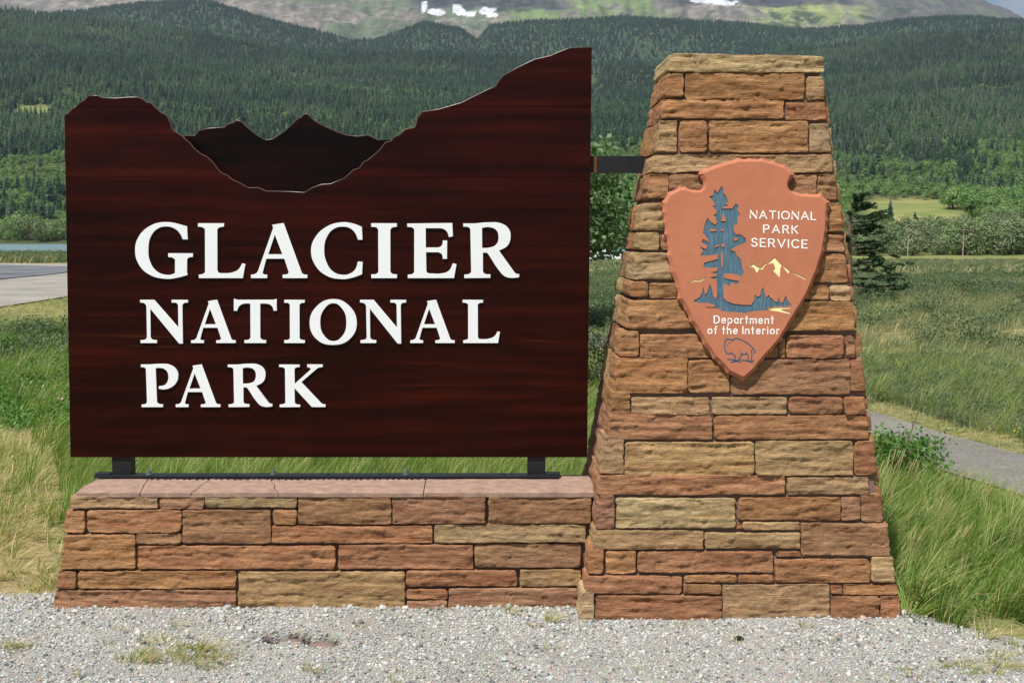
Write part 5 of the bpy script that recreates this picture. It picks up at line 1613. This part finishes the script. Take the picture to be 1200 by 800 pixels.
# named single spruces in the right-hand clearing and thicket
LONE = [(1041, 258.5, 640, 24.5, 0.24, 'lone dark spruce in the yellow clearing right of the pillar'), (1070, 257, 655, 9.5, 0.3, 'small dark spruce right of the lone spruce in the clearing'),
        (1029, 257.5, 645, 12, 0.2, 'small spruce just left of the lone spruce in the clearing'), (1019, 215, 900, 25, 0.3, 'broad dark spruce above the clearing, leftmost of the clump'),
        (1031, 214, 905, 20, 0.28, 'dark spruce above the clearing, second of the clump'), (1106, 203, 960, 10, 0.3, 'tiny dark spruce standing alone among aspens on the right slope'),
        (1120, 205, 950, 27, 0.17, 'tall slim pale spruce among aspens on the right slope'), (1169, 215, 900, 11, 0.3, 'small dark spruce in the brush at far right'),
        (1165, 252, 560, 15, 0.42, 'bushy dark conifer above the right-hand willow thicket'), (1198, 246, 575, 26, 0.34, 'large dark spruce cut by the right edge of the picture'),
        (1055, 215, 900, 14, 0.2, 'small dark conifer in aspens above the yellow clearing'), (1061, 217, 890, 12, 0.2, 'thin conifer next to the small one above the clearing')]
for k, (px_, py_, dd, hpx, wd, lab) in enumerate(LONE):
    X, Y = (px_ - CX) / F * dd, dd - CAM_D
    z_ = float(H(X, Y))
    # stand it on the ground where the photograph shows its foot
    dds = np.linspace(420, 1100, 200)
    xs_ = (px_ - CX) / F * dds
    pyy = proj(xs_, dds - CAM_D, H(xs_, dds - CAM_D))[1]
    j = int(np.argmin(np.abs(pyy - py_)))
    dd = dds[j]; X, Y = xs_[j], dd - CAM_D; z_ = float(H(X, Y))
    hgt = hpx / F * dd
    e = empty('lone_spruce', (X, Y, z_), lab, 'spruce')
    r_ = conifer_mesh('crown', 500 + k, 150, wd)
    o = obj('crown', r_, e); o.scale = (hgt, hgt, hgt)
    mb = MB(); mb.tube([(0, 0, -0.3), (0, 0, hgt * 0.3)], [hgt * 0.022, hgt * 0.016], 6)
    mb.build('trunk', BARK, e)

# ------------------------------------------------------------------ utility poles, parked vehicles
def pole(px_, top, foot, lab, cross=True):
    dds = np.linspace(240, 330, 100)
    xs_ = (px_ - CX) / F * dds
    pyy = proj(xs_, dds - CAM_D, H(xs_, dds - CAM_D))[1]
    j = int(np.argmin(np.abs(pyy - foot)))
    dd = dds[j]; X, Y = xs_[j], dd - CAM_D; z0 = float(H(X, Y))
    hgt = (foot - top) / F * dd
    e = empty('utility_pole', (X, Y, z0), lab, 'utility pole', 'utility poles along the valley')
    mb = MB(); mb.tube([(0, 0, -0.3), (0.06, 0, hgt * 0.5), (0.12, 0, hgt)], [0.12, 0.11, 0.09], 8); mb.build('shaft', POLE_WOOD, e)
    if cross:
        mb = MB(); mb.box((0.1, -0.18, hgt - 0.45), (1.7, 0.12, 0.14), Matrix.Rotation(0.5, 3, 'Z')); c = mb.build('crossarm', POLE_WOOD, e)
        for sx in (-0.65, 0.0, 0.65):
            mb = MB(); mb.tube([(0.1 + sx * math.cos(0.5), -0.18 + sx * math.sin(0.5), hgt - 0.38), (0.1 + sx * math.cos(0.5), -0.18 + sx * math.sin(0.5), hgt - 0.2)], [0.06, 0.04], 6); mb.build('insulator', STEEL, c)
pole(1062.5, 269, 308, 'weathered wooden utility pole in front of willows, nearer the pillar')
pole(1127, 268, 308.5, 'slanting wooden utility pole in front of willows, right one of the pair')
dd = 560
X = (1043.5 - CX) / F * dd
e = empty('fence_post', (X, dd - CAM_D, float(H(X, dd - CAM_D))), 'short pale pole standing below the lone spruce in the clearing', 'post')
mb = MB(); mb.tube([(0, 0, -0.3), (0.05, 0, 5.5)], [0.2, 0.16], 7); mb.build('shaft', POLE_WOOD, e)
mb = MB(); mb.tube([(0.05, 0, 5.5), (0.05, 0, 5.6)], [0.2, 0.1], 7); mb.build('cap', POLE_WOOD, e)

CAR_W = m_simple('white_car_paint', (0.8, 0.81, 0.82), 0.3, 0.5, 3, 0.03)
CAR_G = m_simple('dark_glass', (0.02, 0.025, 0.03), 0.1, 0.5, 3, 0.1)
TYRE = m_simple('tyre_rubber', (0.02, 0.02, 0.02), 0.9, 0.2, 30, 0.2)
RIM = m_simple('wheel_rim', (0.5, 0.5, 0.52), 0.35, 0.5, 30, 0.1, 0, 0, 0.7)
LAMP_R = m_simple('red_tail_lamp', (0.35, 0.02, 0.02), 0.3, 0.5, 30, 0.1)
def car(px_, dd, L, hgt, rot, lab, prof):
    X, Y = (px_ - CX) / F * dd, dd - CAM_D
    e = empty('parked_vehicle', (X, Y, float(H(X, Y)) + 0.02), lab, 'vehicle', 'white vehicles parked across the field')
    e.rotation_euler = (0, 0, rot)
    W = 1.8
    def extr(pts, w, name, mat, inset=0.0):
        n = len(pts)
        v = [(x, -w / 2, z) for x, z in pts] + [(x, w / 2, z) for x, z in pts]
        f = [tuple(range(n)), tuple(range(2 * n - 1, n - 1, -1))] + [(i, n + i, n + (i + 1) % n, (i + 1) % n) for i in range(n)]
        me = new_mesh(name, v, f, mat)
        bm = bmesh.new(); bm.from_mesh(me); bmesh.ops.recalc_face_normals(bm, faces=bm.faces[:])
        bmesh.ops.bevel(bm, geom=[q for q in bm.edges if q.calc_face_angle(0) > 0.5], offset=0.06, segments=2, affect='EDGES', clamp_overlap=True)
        bm.to_mesh(me); bm.free()
        return obj(name, me, e)
    body, glass = prof
    extr([(x * L, z * hgt) for x, z in body], W, 'body', CAR_W)
    for g in glass:
        extr([(x * L, z * hgt) for x, z in g], W + 0.03, 'window', CAR_G)
    for sx in (-0.31, 0.31):
        for sy in (-1, 1):
            mb = MB(); mb.tube([(sx * L, sy * 0.78, 0.33), (sx * L, sy * 0.93, 0.33)], 0.33, 14); t = mb.build('wheel', TYRE, e)
            mb = MB(); mb.tube([(sx * L, sy * 0.925, 0.33), (sx * L, sy * 0.945, 0.33)], 0.2, 10); mb.build('rim', RIM, t)
    mb = MB(); mb.box((-0.5 * L, 0.6, hgt * 0.5), (0.06, 0.25, 0.2)); mb.build('tail_lamp', LAMP_R, e)
    mb = MB(); mb.box((-0.5 * L, -0.6, hgt * 0.5), (0.06, 0.25, 0.2)); mb.build('tail_lamp', LAMP_R, e)
VAN = ([(-.5, .16), (-.5, .9), (-.46, 1), (.26, 1), (.36, .62), (.48, .52), (.5, .16)], [[(-.42, .6), (-.42, .88), (-.16, .88), (-.16, .6)], [(-.12, .6), (-.12, .88), (.23, .88), (.31, .6)]])
SEDAN = ([(-.5, .2), (-.5, .62), (-.36, .68), (-.22, 1), (.12, 1), (.28, .66), (.48, .56), (.5, .2)], [[(-.31, .68), (-.19, .94), (-.06, .94), (-.06, .68)], [(-.03, .68), (-.03, .94), (.1, .94), (.21, .68)]])
car(703, 262, 5.6, 2.3, 0.2, 'white van parked across the field, seen under the leaves left of the pillar', VAN)
car(729, 268, 4.5, 1.5, -0.2, 'white car parked right of the white van, seen beside the pillar', SEDAN)

# ------------------------------------------------------------------ poplar seen between sign and pillar
def leafy_tree(name, base, hgt, crown, nleaf, leaf, mat, label, cat, seed, trunk_r=0.05, low=0.12):
    r = np.random.default_rng(seed)
    e = empty(name, base, label, cat)
    mb = MB()
    top = Vector((0.05, 0, hgt * 0.9))
    mb.tube([(0, 0, -0.1), (0.03, 0.02, hgt * 0.35), (-0.02, 0, hgt * 0.65), tuple(top)], [trunk_r, trunk_r * 0.75, trunk_r * 0.5, 0.006], 8)
    mb.build('trunk', BARK, e, True)
    nb = 34
    cen, dr = [], []
    bmb = MB()
    for k in range(nb):
        z0 = hgt * (low + (0.9 - low) * k / nb)
        a = k * 2.4 + r.normal(0, 0.3)
        L = crown * (0.55 + 0.45 * math.sin(math.pi * (0.15 + 0.8 * k / nb))) * r.uniform(0.7, 1.15)
        tip = np.array((math.cos(a) * L, math.sin(a) * L, z0 + L * r.uniform(0.1, 0.6)))
        mid = np.array((math.cos(a) * L * 0.5, math.sin(a) * L * 0.5, z0 + L * 0.12))
        bmb.tube([(0, 0, z0), tuple(mid), tuple(tip)], [trunk_r * 0.35, trunk_r * 0.2, 0.004], 5)
        m = nleaf // nb
        t = r.random(m) ** 0.6
        base_p = np.outer(1 - t, mid * 0.3 + np.array((0, 0, z0 * 0.7))) + np.outer(t, tip)
        cl = base_p + r.normal(0, crown * 0.16, (m, 3)) * np.array((1, 1, 0.7))
        if low > 0.3: cl[:, 2] = np.maximum(cl[:, 2], hgt * low * (0.94 + 0.12 * r.random(m)))
        cen.append(cl); dr.append(r.normal(0, 0.8, (m, 3)) + np.array((0.5, 0, -0.4)))
    bmb.build('branches', BARK, e)
    cen, dr = np.concatenate(cen), np.concatenate(dr)
    v, f = cards(cen, dr, leaf * r.uniform(0.7, 1.3, len(cen)), leaf * r.uniform(0.5, 0.85, len(cen)), seed + 1)
    me = new_mesh('crown', v, f, mat)
    tone_attr(me, np.clip(0.45 + 0.35 * fbm(cen[:, 0] * 3, cen[:, 1] * 3, cen[:, 2] * 3, seed, 2) + r.normal(0, 0.28, len(cen)), 0, 1))
    obj('crown', me, e)
    return e
b_ = on_z(662, 383)
leafy_tree('poplar_tree', (b_[0], b_[1], 0), 3.25, 1.45, 8200, 0.12, POPLAR, 'leafy young poplar seen in the gap between the wooden sign and the pillar', 'tree', 601, low=0.40)
b_ = on_z(712, 470)
leafy_tree('dark_shrub', (b_[0] - 0.05, b_[1], 0), 0.75, 0.42, 2600, 0.035, SHRUB_LEAF, 'dark twiggy shrub in the gap between sign and pillar, below the poplar', 'shrub', 602, 0.012)
b_ = on_z(1062, 570)
leafy_tree('wild_rose_shrub', (b_[0], b_[1], 0), 0.30, 0.30, 1300, 0.034, ROSE_LEAF, 'bright green leafy wild rose right of the pillar by the path', 'shrub', 603, 0.01)
b_ = on_z(1030, 560)
leafy_tree('wild_rose_shrub', (b_[0], b_[1] + 0.3, 0), 0.26, 0.28, 1100, 0.032, ROSE_LEAF, 'low leafy rose shrub hugging the right edge of the pillar', 'shrub', 604, 0.01)

# ------------------------------------------------------------------ wind-swept pine right of the pillar
b_ = on_z(997, 353)
pine = empty('windswept_pine', (b_[0], b_[1], 0), 'dark wind-swept pine with branches streaming right, beside the pillar', 'pine')
rp = np.random.default_rng(77)
mb = MB()
PH = 128 / F * (b_[1] + CAM_D)
tr = [(0, 0, -0.1), (-0.04, 0, PH * 0.3), (-0.07, 0.02, PH * 0.6), (-0.05, 0, PH * 0.86), (0.08, 0, PH)]
mb.tube(tr, [0.075, 0.062, 0.048, 0.025, 0.006], 8); mb.build('trunk', BARK, pine, True)
bm_ = MB(); C_, D_ = [], []
for k in range(50):
    t = 0.04 + 0.95 * (k + 0.5 * rp.random()) / 50
    z0 = PH * t
    xb = np.interp(t, [0, .3, .6, .86, 1], [0, -0.04, -0.07, -0.02, 0.08])
    a = rp.normal(0, 0.55) if rp.random() < 0.68 else rp.uniform(0, 6.28)
    reach = np.interp(t, [0, .08, .2, .36, .48, .62, .8, .92, 1], [1.2, 1.5, 1.1, 1.85, 1.05, 0.95, 0.75, 0.45, 0.14]) * rp.uniform(0.4, 1.1)
    if math.cos(a) < 0.2: reach *= 0.5
    dv = np.array((math.cos(a), math.sin(a) * 0.8, rp.uniform(-0.12, 0.16)))
    p0 = np.array((xb, 0, z0)); p1 = p0 + dv * reach * 0.5; p2 = p0 + dv * reach + np.array((0.06, 0, 0.12 * reach * rp.uniform(0, 1)))
    bm_.tube([p0, p1, p2], [0.016, 0.010, 0.003], 4)
    if t < 0.075: continue
    for q in range(11):
        s0 = 0.05 + 0.95 * rp.random() ** 0.7
        o0 = p0 + (p1 - p0) * min(s0 * 2, 1) + (p2 - p1) * max(s0 * 2 - 1, 0)
        tw = dv * 0.7 + np.array((rp.normal(0, 0.3), rp.normal(0, 0.75), rp.uniform(-0.25, 0.3)))
        tw /= np.linalg.norm(tw)
        Lt = (0.12 + 0.22 * rp.random()) * min(1, reach)
        bm_.tube([o0, o0 + tw * Lt], [0.005, 0.002], 3)
        m = 44
        s_ = rp.random(m)
        C_.append(o0[None] + np.outer(s_, tw * Lt) + rp.normal(0, 0.012, (m, 3)))
        D_.append(tw[None] * 0.9 + rp.normal(0, 0.5, (m, 3)) + np.array((0, 0, 0.2)))
bm_.build('branches', BARK, pine)
C_, D_ = np.concatenate(C_), np.concatenate(D_)
v, f = cards(C_, D_, rp.uniform(0.07, 0.14, len(C_)), rp.uniform(0.016, 0.032, len(C_)), 9)
me = new_mesh('crown', v, f, NEEDLE_NEAR)
tone_attr(me, np.clip(0.35 + 0.3 * fbm(C_[:, 0] * 4, C_[:, 1] * 4, C_[:, 2] * 4, 3, 2) + rp.normal(0, 0.2, len(C_)), 0, 1))
obj('crown', me, pine)

# ------------------------------------------------------------------ grass, herbs and shrubs of the meadow
FLOWER_P = m_simple('pink_petals', srgb(226, 170, 190), 0.7, 0.2, 5, 0.1)
FLOWER_V = m_simple('violet_petals', srgb(120, 104, 170), 0.7, 0.2, 5, 0.1)
FLOWER_Y = m_simple('yellow_petals', srgb(222, 204, 70), 0.7, 0.2, 5, 0.1)
def lupine(seed):
    r = np.random.default_rng(seed)
    tv, tf = tube_np([(0, 0, 0), (0.02, 0, 0.3), (0.05, 0, 0.5)], [0.005, 0.004, 0.002], 4)
    n = 46
    z_ = 0.28 + 0.24 * r.random(n); a = r.uniform(0, 6.28, n); q = 0.028 * (1.1 - (z_ - 0.28) / 0.3)
    cen = np.stack([q * np.cos(a) + z_ * 0.08, q * np.sin(a), z_], -1)
    v, f = cards(cen, np.stack([np.cos(a), np.sin(a), 0.4 + 0 * a], -1), np.full(n, 0.026), np.full(n, 0.02), seed)
    u = r.normal(size=(26, 3)); u[:, 2] = 0.5
    v2, f2 = cards(u * 0.07 * np.array((1, 1, 0.1)) + np.array((0, 0, 0.14)), u, np.full(26, 0.07), np.full(26, 0.02), seed + 2)
    return merge('lupine', [(tv, tf, GRASS, None), (v, f, FLOWER_V, None), (v2, f2, SAGE, None)])
def seed_heads(seed):
    r = np.random.default_rng(seed)
    parts = []
    for i in range(5):
        a = r.uniform(0, 6.28); q = 0.05 * r.random()
        L = r.uniform(0.36, 0.58); lean = 0.22 + 0.12 * r.random()
        P = [np.array((q * math.cos(a) + lean * L * t ** 1.6, q * math.sin(a) + 0.05 * math.sin(a) * t, L * t)) for t in (0, 0.35, 0.7, 0.84, 0.93, 1.0)]
        tv, tf = tube_np(P, [0.0018, 0.0014, 0.0011, 0.0036, 0.0034, 0.0008], 4)
        parts.append((tv, tf, STRAW, np.full(len(tf), r.random())))
    return merge('seed_heads', parts)
kinds = [blades(1, 26, 0.44, 0.16, 0.34, 0.0075, GRASS, 4, 0.6, 0.10, STRAW), blades(2, 26, 0.38, 0.2, 0.42, 0.007, GRASS, 4, 0.7, 0.08, STRAW), blades(3, 22, 0.50, 0.12, 0.30, 0.008, GRASS, 4, 0.5, 0.16, STRAW),
         blades(4, 30, 0.20, 0.5, 0.5, 0.005, STRAW, 3, 1.2, 0.25, GRASS), blades(5, 24, 0.11, 0.45, 0.2, 0.0055, GRASS, 3, 0.7, 0.45, STRAW),
         leafy_tuft(6, 130, 0.2, 0.04, ROSE_LEAF), leafy_tuft(7, 130, 0.22, 0.045, ROSE_LEAF, FLOWER_P, 3),
         blades(8, 30, 0.30, 0.2, 0.25, 0.008, FIELD, 3, 0.5, 0.15, STRAW, 0.16), leafy_tuft(9, 300, 0.3, 0.032, SAGE), lupine(10), leafy_tuft(11, 60, 0.16, 0.03, GRASS, FLOWER_Y, 14),
         blades(12, 16, 0.30, 0.30, 0.25, 0.011, GRASS, 4, 0.9, 0.0, STRAW), blades(13, 34, 0.5, 0.2, 0.2, 0.03, FIELD, 3, 0.5, 0.2, STRAW, 0.5), seed_heads(14), seed_heads(15)]
KI = dict(tall=(0, 1, 2), straw=3, short=4, leaf=5, leaff=6, field=7, sage=8, lup=9, yel=10, wide=11, far=12, seed=13)
gr_lib = lib('grass_kinds', [proto('grass_kind_%02d' % i, m) for i, m in enumerate(kinds)])

def path_dist(x, y):
    d2 = np.full(x.shape, 1e9)
    for i in range(0, len(path_xy[0]), 2):
        d2 = np.minimum(d2, (x - path_xy[0][i]) ** 2 + (y - path_xy[1][i]) ** 2)
    return np.sqrt(d2)
def blocked(x, y):
    wallb = (x > -2.16) & (x < 1.75) & (y < 0.93) & (y > -0.3)
    return wallb

def plant(name, n, xr, yr, seed, choose, label, cat, zlift=0.0, fan=None):
    r = np.random.default_rng(seed)
    if fan:
        x, y, d, _ = fan_points(n, fan[0], fan[1], fan[2], seed, fan[3])
        r = _
    else:
        x, y = r.uniform(*xr, n), r.uniform(*yr, n)
    kd, sc_, keep = choose(x, y, r)
    x, y, kd, sc_ = x[keep], y[keep], kd[keep], sc_[keep]
    z = H(x, y) + zlift if zlift == 0 else bed_z(x, y)
    m = len(x)
    rot = np.stack([r.normal(0, 0.08, m), r.normal(0, 0.08, m), np.where(np.isin(kd, (5, 6, 8, 9, 10)), r.uniform(0, 6.28, m), r.normal(0, 0.5, m))], -1)
    return scatter(name, np.stack([x, y, z], -1), rot, np.repeat(sc_[:, None], 3, 1) * r.uniform(0.85, 1.15, (m, 3)), kd, gr_lib, label, cat)

def near_choice(x, y, r):
    n = len(x)
    px, py = proj(x, y, 0 * x)
    u = r.random(n)
    kd = r.integers(0, 3, n)
    sc_ = r.uniform(0.75, 1.15, n)
    wob = 18 * vnoise(x * 2.2, y * 2.2, 0, 61)
    sc_ = sc_ * np.where(x < -2.0, 0.66, 0.70)
    # left bank: straw patch, leafy herbs behind, short grass at the gravel
    L = x < -2.0
    straw = L & (px + wob < 66) & (py > 492) & (py < 700)
    kd = np.where(straw & (u < 0.95), KI['straw'], kd); sc_ = np.where(straw, r.uniform(0.6, 1.2, n), sc_)
    leaf = L & (px < 130) & (py < 512 + wob) & (py > 395)
    kd = np.where(leaf & (u < 0.7), np.where(u < 0.12, KI['leaff'], KI['leaf']), kd); sc_ = np.where(leaf, r.uniform(0.7, 1.1, n), sc_)
    sh = L & (py > 640 + wob)
    kd = np.where(sh, np.where(u < 0.6, KI['short'], KI['straw']), kd); sc_ = np.where(sh, r.uniform(0.5, 1.0, n), sc_)
    # right: tall beside the pillar, short and dry along the gravel edge
    R = x > 1.5
    edge = y - gravel_edge(x)
    shr = R & (edge < 0.45 + 0.012 * wob) & (x > 2.0)
    kd = np.where(shr, np.where(u < 0.55, KI['short'], KI['straw']), kd); sc_ = np.where(shr, r.uniform(0.5, 0.95, n), sc_)
    kd = np.where(R & ~shr & (u > 0.93), KI['wide'], kd)
    kd = np.where(R & ~shr & (u > 0.89) & (u < 0.93), KI['seed'] + (u > 0.91), kd)
    kd = np.where(R & ~shr & (u < 0.10), KI['straw'], kd)
    kd = np.where(R & ~shr & (u < 0.16) & (u > 0.10), KI['leaf'], kd)
    pd = path_dist(x, y)
    nearp = (pd < 0.95) & (y > 1)
    kd = np.where(nearp, np.where(u < 0.5, KI['short'], KI['straw']), kd); sc_ = np.where(nearp, sc_ * 0.6, sc_)
    beyond = (x > path_cross(y) + 0.7) & (y > 2)
    kd = np.where(beyond & ~nearp, np.where(u < 0.45, KI['field'], np.where(u < 0.66, KI['sage'], np.where(u < 0.6615, KI['lup'], np.where(u < 0.685, KI['yel'], r.integers(0, 3, n))))), kd)
    sc_ = np.where(beyond & ~nearp, sc_ * 0.85, sc_)
    keep = (edge > 0.02 * r.normal(size=n)) & ~blocked(x, y) & (pd > 0.50 + 0.05 * r.normal(size=n))
    dens = np.where(shr | sh, 0.55, np.where(leaf, 0.5, 1.0)) * np.clip(1.15 - (y / 14) * 0.6, 0.3, 1)
    dens = np.where(edge < 0.12, dens * 0.55, dens)
    keep &= r.random(n) < dens
    keep &= (x > -13.5 + 0.02 * y)
    return kd, sc_, keep
_py = np.array(path_xy[1]); _px = np.array(path_xy[0])
def path_cross(y): return np.interp(y, _py, _px)
plant('meadow_grass_near_sign', 27000, (-6.5, 6.5), (-1.0, 12), 401, near_choice, 'wind-blown green and straw-coloured grass around the sign base and pillar', 'grass')

def mid_choice(x, y, r):
    n = len(x)
    u = r.random(n)
    d = y + CAM_D
    pt = fbm(x / 7, y / 12, 0, 63, 3)
    kd = np.where(u < 0.62, KI['field'], np.where(u < 0.68 + 0.30 * smooth(-0.05, 0.2, pt), KI['sage'], KI['straw']))
    kd = np.where((u > 0.9975), KI['lup'], kd); kd = np.where((u > 0.990) & (u < 0.9975), KI['yel'], kd)
    sc_ = r.uniform(0.5, 0.95, n) * (1 + 0.006 * d) * (1 + 0.5 * (kd == KI['sage'])) * np.where(kd == KI['lup'], 0.7, 1)
    leftside = x < -4
    leafz = leftside & (y < 26)
    kd = np.where(leafz & (u < 0.5), KI['leaf'], kd)
    kd = np.where(leftside & (y > 18), np.where(u < 0.5, KI['straw'], KI['short']), kd)
    sc_ = np.where(leftside & (y > 18), sc_ * 0.9, sc_)
    keep = (y > 11) & (path_dist(x, y) > 0.8)
    roadx = x - np.interp(y, [q[1] for q in road_line], [q[0] for q in road_line])
    keep &= ~((roadx > -6.8) & (roadx < 11.2) & (y < road_far + 16))
    keep &= ~((x < -20) & (y < road_far + 14) & (y > road_far - 10) )
    return kd, sc_, keep
plant('meadow_grass_across_field', 20000, None, None, 402, mid_choice, 'mixed field grass, sage and flowers stretching across the meadow', 'grass', 0.0, (16, 75, 0.5, 1.3))

def far_choice(x, y, r):
    n = len(x); d = y + CAM_D; u = r.random(n)
    pt = fbm(x / 16, y / 40, 0, 65, 3)
    kd = np.where(u < 0.75 - 0.4 * smooth(0.05, 0.35, pt), KI['far'], KI['sage'])
    sc_ = np.where(kd == KI['sage'], r.uniform(1.6, 3.4, n), r.uniform(0.9, 1.6, n))
    keep = (H(x, y) > -1.95) | (x > -40)
    roadx = x - np.interp(y, [q[1] for q in road_line[:4]], [q[0] for q in road_line[:4]])
    keep &= ~((roadx < 12) & (y < road_far + 16))
    return kd, sc_, keep
plant('far_meadow_grass', 15000, None, None, 403, far_choice, 'far meadow grass and low sage out to the foot of the slope', 'grass', 0.0, (70, 292, 0.5, 1.4))

# sparse tufts growing in the gravel
def tuft_choice(x, y, r):
    n = len(x)
    px, py = proj(x, y, 0 * x)
    u = r.random(n)
    g1 = np.exp(-(((px - 215) / 48) ** 2 + ((py - 772) / 9) ** 2))
    g2 = np.exp(-(((px - 15) / 26) ** 2 + ((py - 764) / 4) ** 2)) * 0.5
    g3 = np.exp(-(((px - 1160) / 50) ** 2 + ((py - 785) / 9) ** 2)) * 0.7 + np.exp(-(((px - 1190) / 30) ** 2 + ((py - 748) / 14) ** 2)) * 0.6
    g4 = np.exp(-(((px - 382) / 20) ** 2 + ((py - 792) / 4) ** 2)) * 0.35
    p = g1 * 0.9 + g2 + g3 + g4 + 0.006
    return np.where(u < 0.75, KI['short'], KI['straw']), r.uniform(0.25, 0.62, n), (r.random(n) < p) & (y < gravel_edge(x) - 0.02)
plant('gravel_weeds', 15000, (-3, 3), (-2.2, 0.1), 404, tuft_choice, 'sparse short grass tufts growing through the gravel', 'grass', 0.012)
# the long-bladed tuft at the pillar's right foot
rt = np.random.default_rng(8)
tp = on_z(1072, 722)
for k, (dx, dy, s_) in enumerate(((-0.02, 0.02, 0.9), (0.09, 0.05, 0.8), (0.02, 0.16, 1.1))):
    o = obj('grass_clump', blades(800 + k, 34, 0.36, 0.55, 0.25, 0.009, GRASS, 5, 1.0, 0.06, STRAW, 0.05), None, (tp[0] + dx, tp[1] + dy, 0))
    o.scale = (s_, s_, s_)
    tag(o, ('long-bladed grass clump touching the right foot of the pillar', 'small spreading grass clump at the gravel edge right of the pillar', 'tallest grass clump behind the two at the right foot of the pillar')[k], 'grass clump', 'grass clumps at the foot of the pillar')

# dead stalk by the path
sp = on_z(1046, 570)
e = empty('dry_stalk', (sp[0], sp[1], 0), 'thin dark dead stalk slanting above the rose by the path', 'stalk')
mb = MB(); mb.tube([(0, 0, 0), (0.08, 0, 0.25), (0.13, 0, 0.42), (0.19, 0, 0.6)], [0.006, 0.005, 0.004, 0.002], 5); mb.build('stem', BARK, e)
mb = MB(); mb.tube([(0.08, 0, 0.25), (0.15, 0.02, 0.34)], [0.003, 0.0015], 4); mb.tube([(0.13, 0, 0.42), (0.12, 0.01, 0.52)], [0.003, 0.0015], 4); mb.build('twig', BARK, e)

# ------------------------------------------------------------------ small stones lying in the gravel
BURIED = m_simple('brown_buried_stone', srgb(126, 110, 101), 0.85, 0.2, 25, 0.3, 0.5, 0.004)
def lump(name, loc, dims, seed, mat, label, cat, group=None, tilt=(0, 0, 0)):
    bm = bmesh.new(); bmesh.ops.create_icosphere(bm, subdivisions=3, radius=1.0)
    for v_ in bm.verts:
        p_ = np.array(v_.co)
        k_ = 1 + 0.22 * float(fbm(p_[0] * 1.6, p_[1] * 1.6, p_[2] * 1.6, seed, 3))
        v_.co = Vector((math.copysign(abs(p_[0]) ** 0.8, p_[0]) * dims[0] * k_, math.copysign(abs(p_[1]) ** 0.8, p_[1]) * dims[1] * k_, p_[2] * dims[2] * k_))
    me = bpy.data.meshes.new(name); bm.to_mesh(me); bm.free()
    me.materials.append(mat)
    me.polygons.foreach_set('use_smooth', np.ones(len(me.polygons), bool))
    o = obj(name, me, None, loc); o.rotation_euler = tilt
    return tag(o, label, cat, group)
lump('buried_stone', (HOLES[0][0] + 0.012, HOLES[0][1] + 0.004, -0.012), (0.055, 0.044, 0.020), 1, BURIED, 'flat brown stone half buried in a hollow of the gravel, left of two', 'stone', None, (0.15, 0.1, 0.3))
lump('buried_stone', (HOLES[1][0], HOLES[1][1] + 0.004, -0.017), (0.06, 0.044, 0.020), 2, BURIED, 'flat brown stone half buried in a hollow of the gravel, right of two', 'stone', None, (0.1, -0.05, -0.1))
cp_ = on_z(904, 725)
lump('stone_chip', (cp_[0], cp_[1], 0.034), (0.024, 0.006, 0.006), 3, RUST, 'thin red stone chip lying on the gravel before the pillar', 'stone', None, (0.2, 0.3, 0.5))
cp_ = on_z(866, 753)
lump('dark_pebble', (cp_[0], cp_[1], 0.02), (0.022, 0.014, 0.011), 4, STEEL, 'dark blue-grey pebble on the gravel before the pillar', 'stone', None, (0.2, 0.1, 0.2))

# ------------------------------------------------------------------ the air between here and the mountain
hz = MB(); hz.box((0, 4400, 1140), (18600, 9200, 2300))
hm = bpy.data.materials.new('pale_blue_haze'); hm.use_nodes = True
for n_ in list(hm.node_tree.nodes):
    if n_.type == 'BSDF_PRINCIPLED': hm.node_tree.nodes.remove(n_)
pv = hm.node_tree.nodes.new('ShaderNodeVolumePrincipled')
pv.inputs['Color'].default_value = (0.62, 0.78, 1.0, 1)
pv.inputs['Density'].default_value = 4.6e-5
pv.inputs['Anisotropy'].default_value = 0.2
hm.node_tree.links.new(pv.outputs[0], [n_ for n_ in hm.node_tree.nodes if n_.type == 'OUTPUT_MATERIAL'][0].inputs['Volume'])
tag(hz.build('haze', hm), kind='stuff')
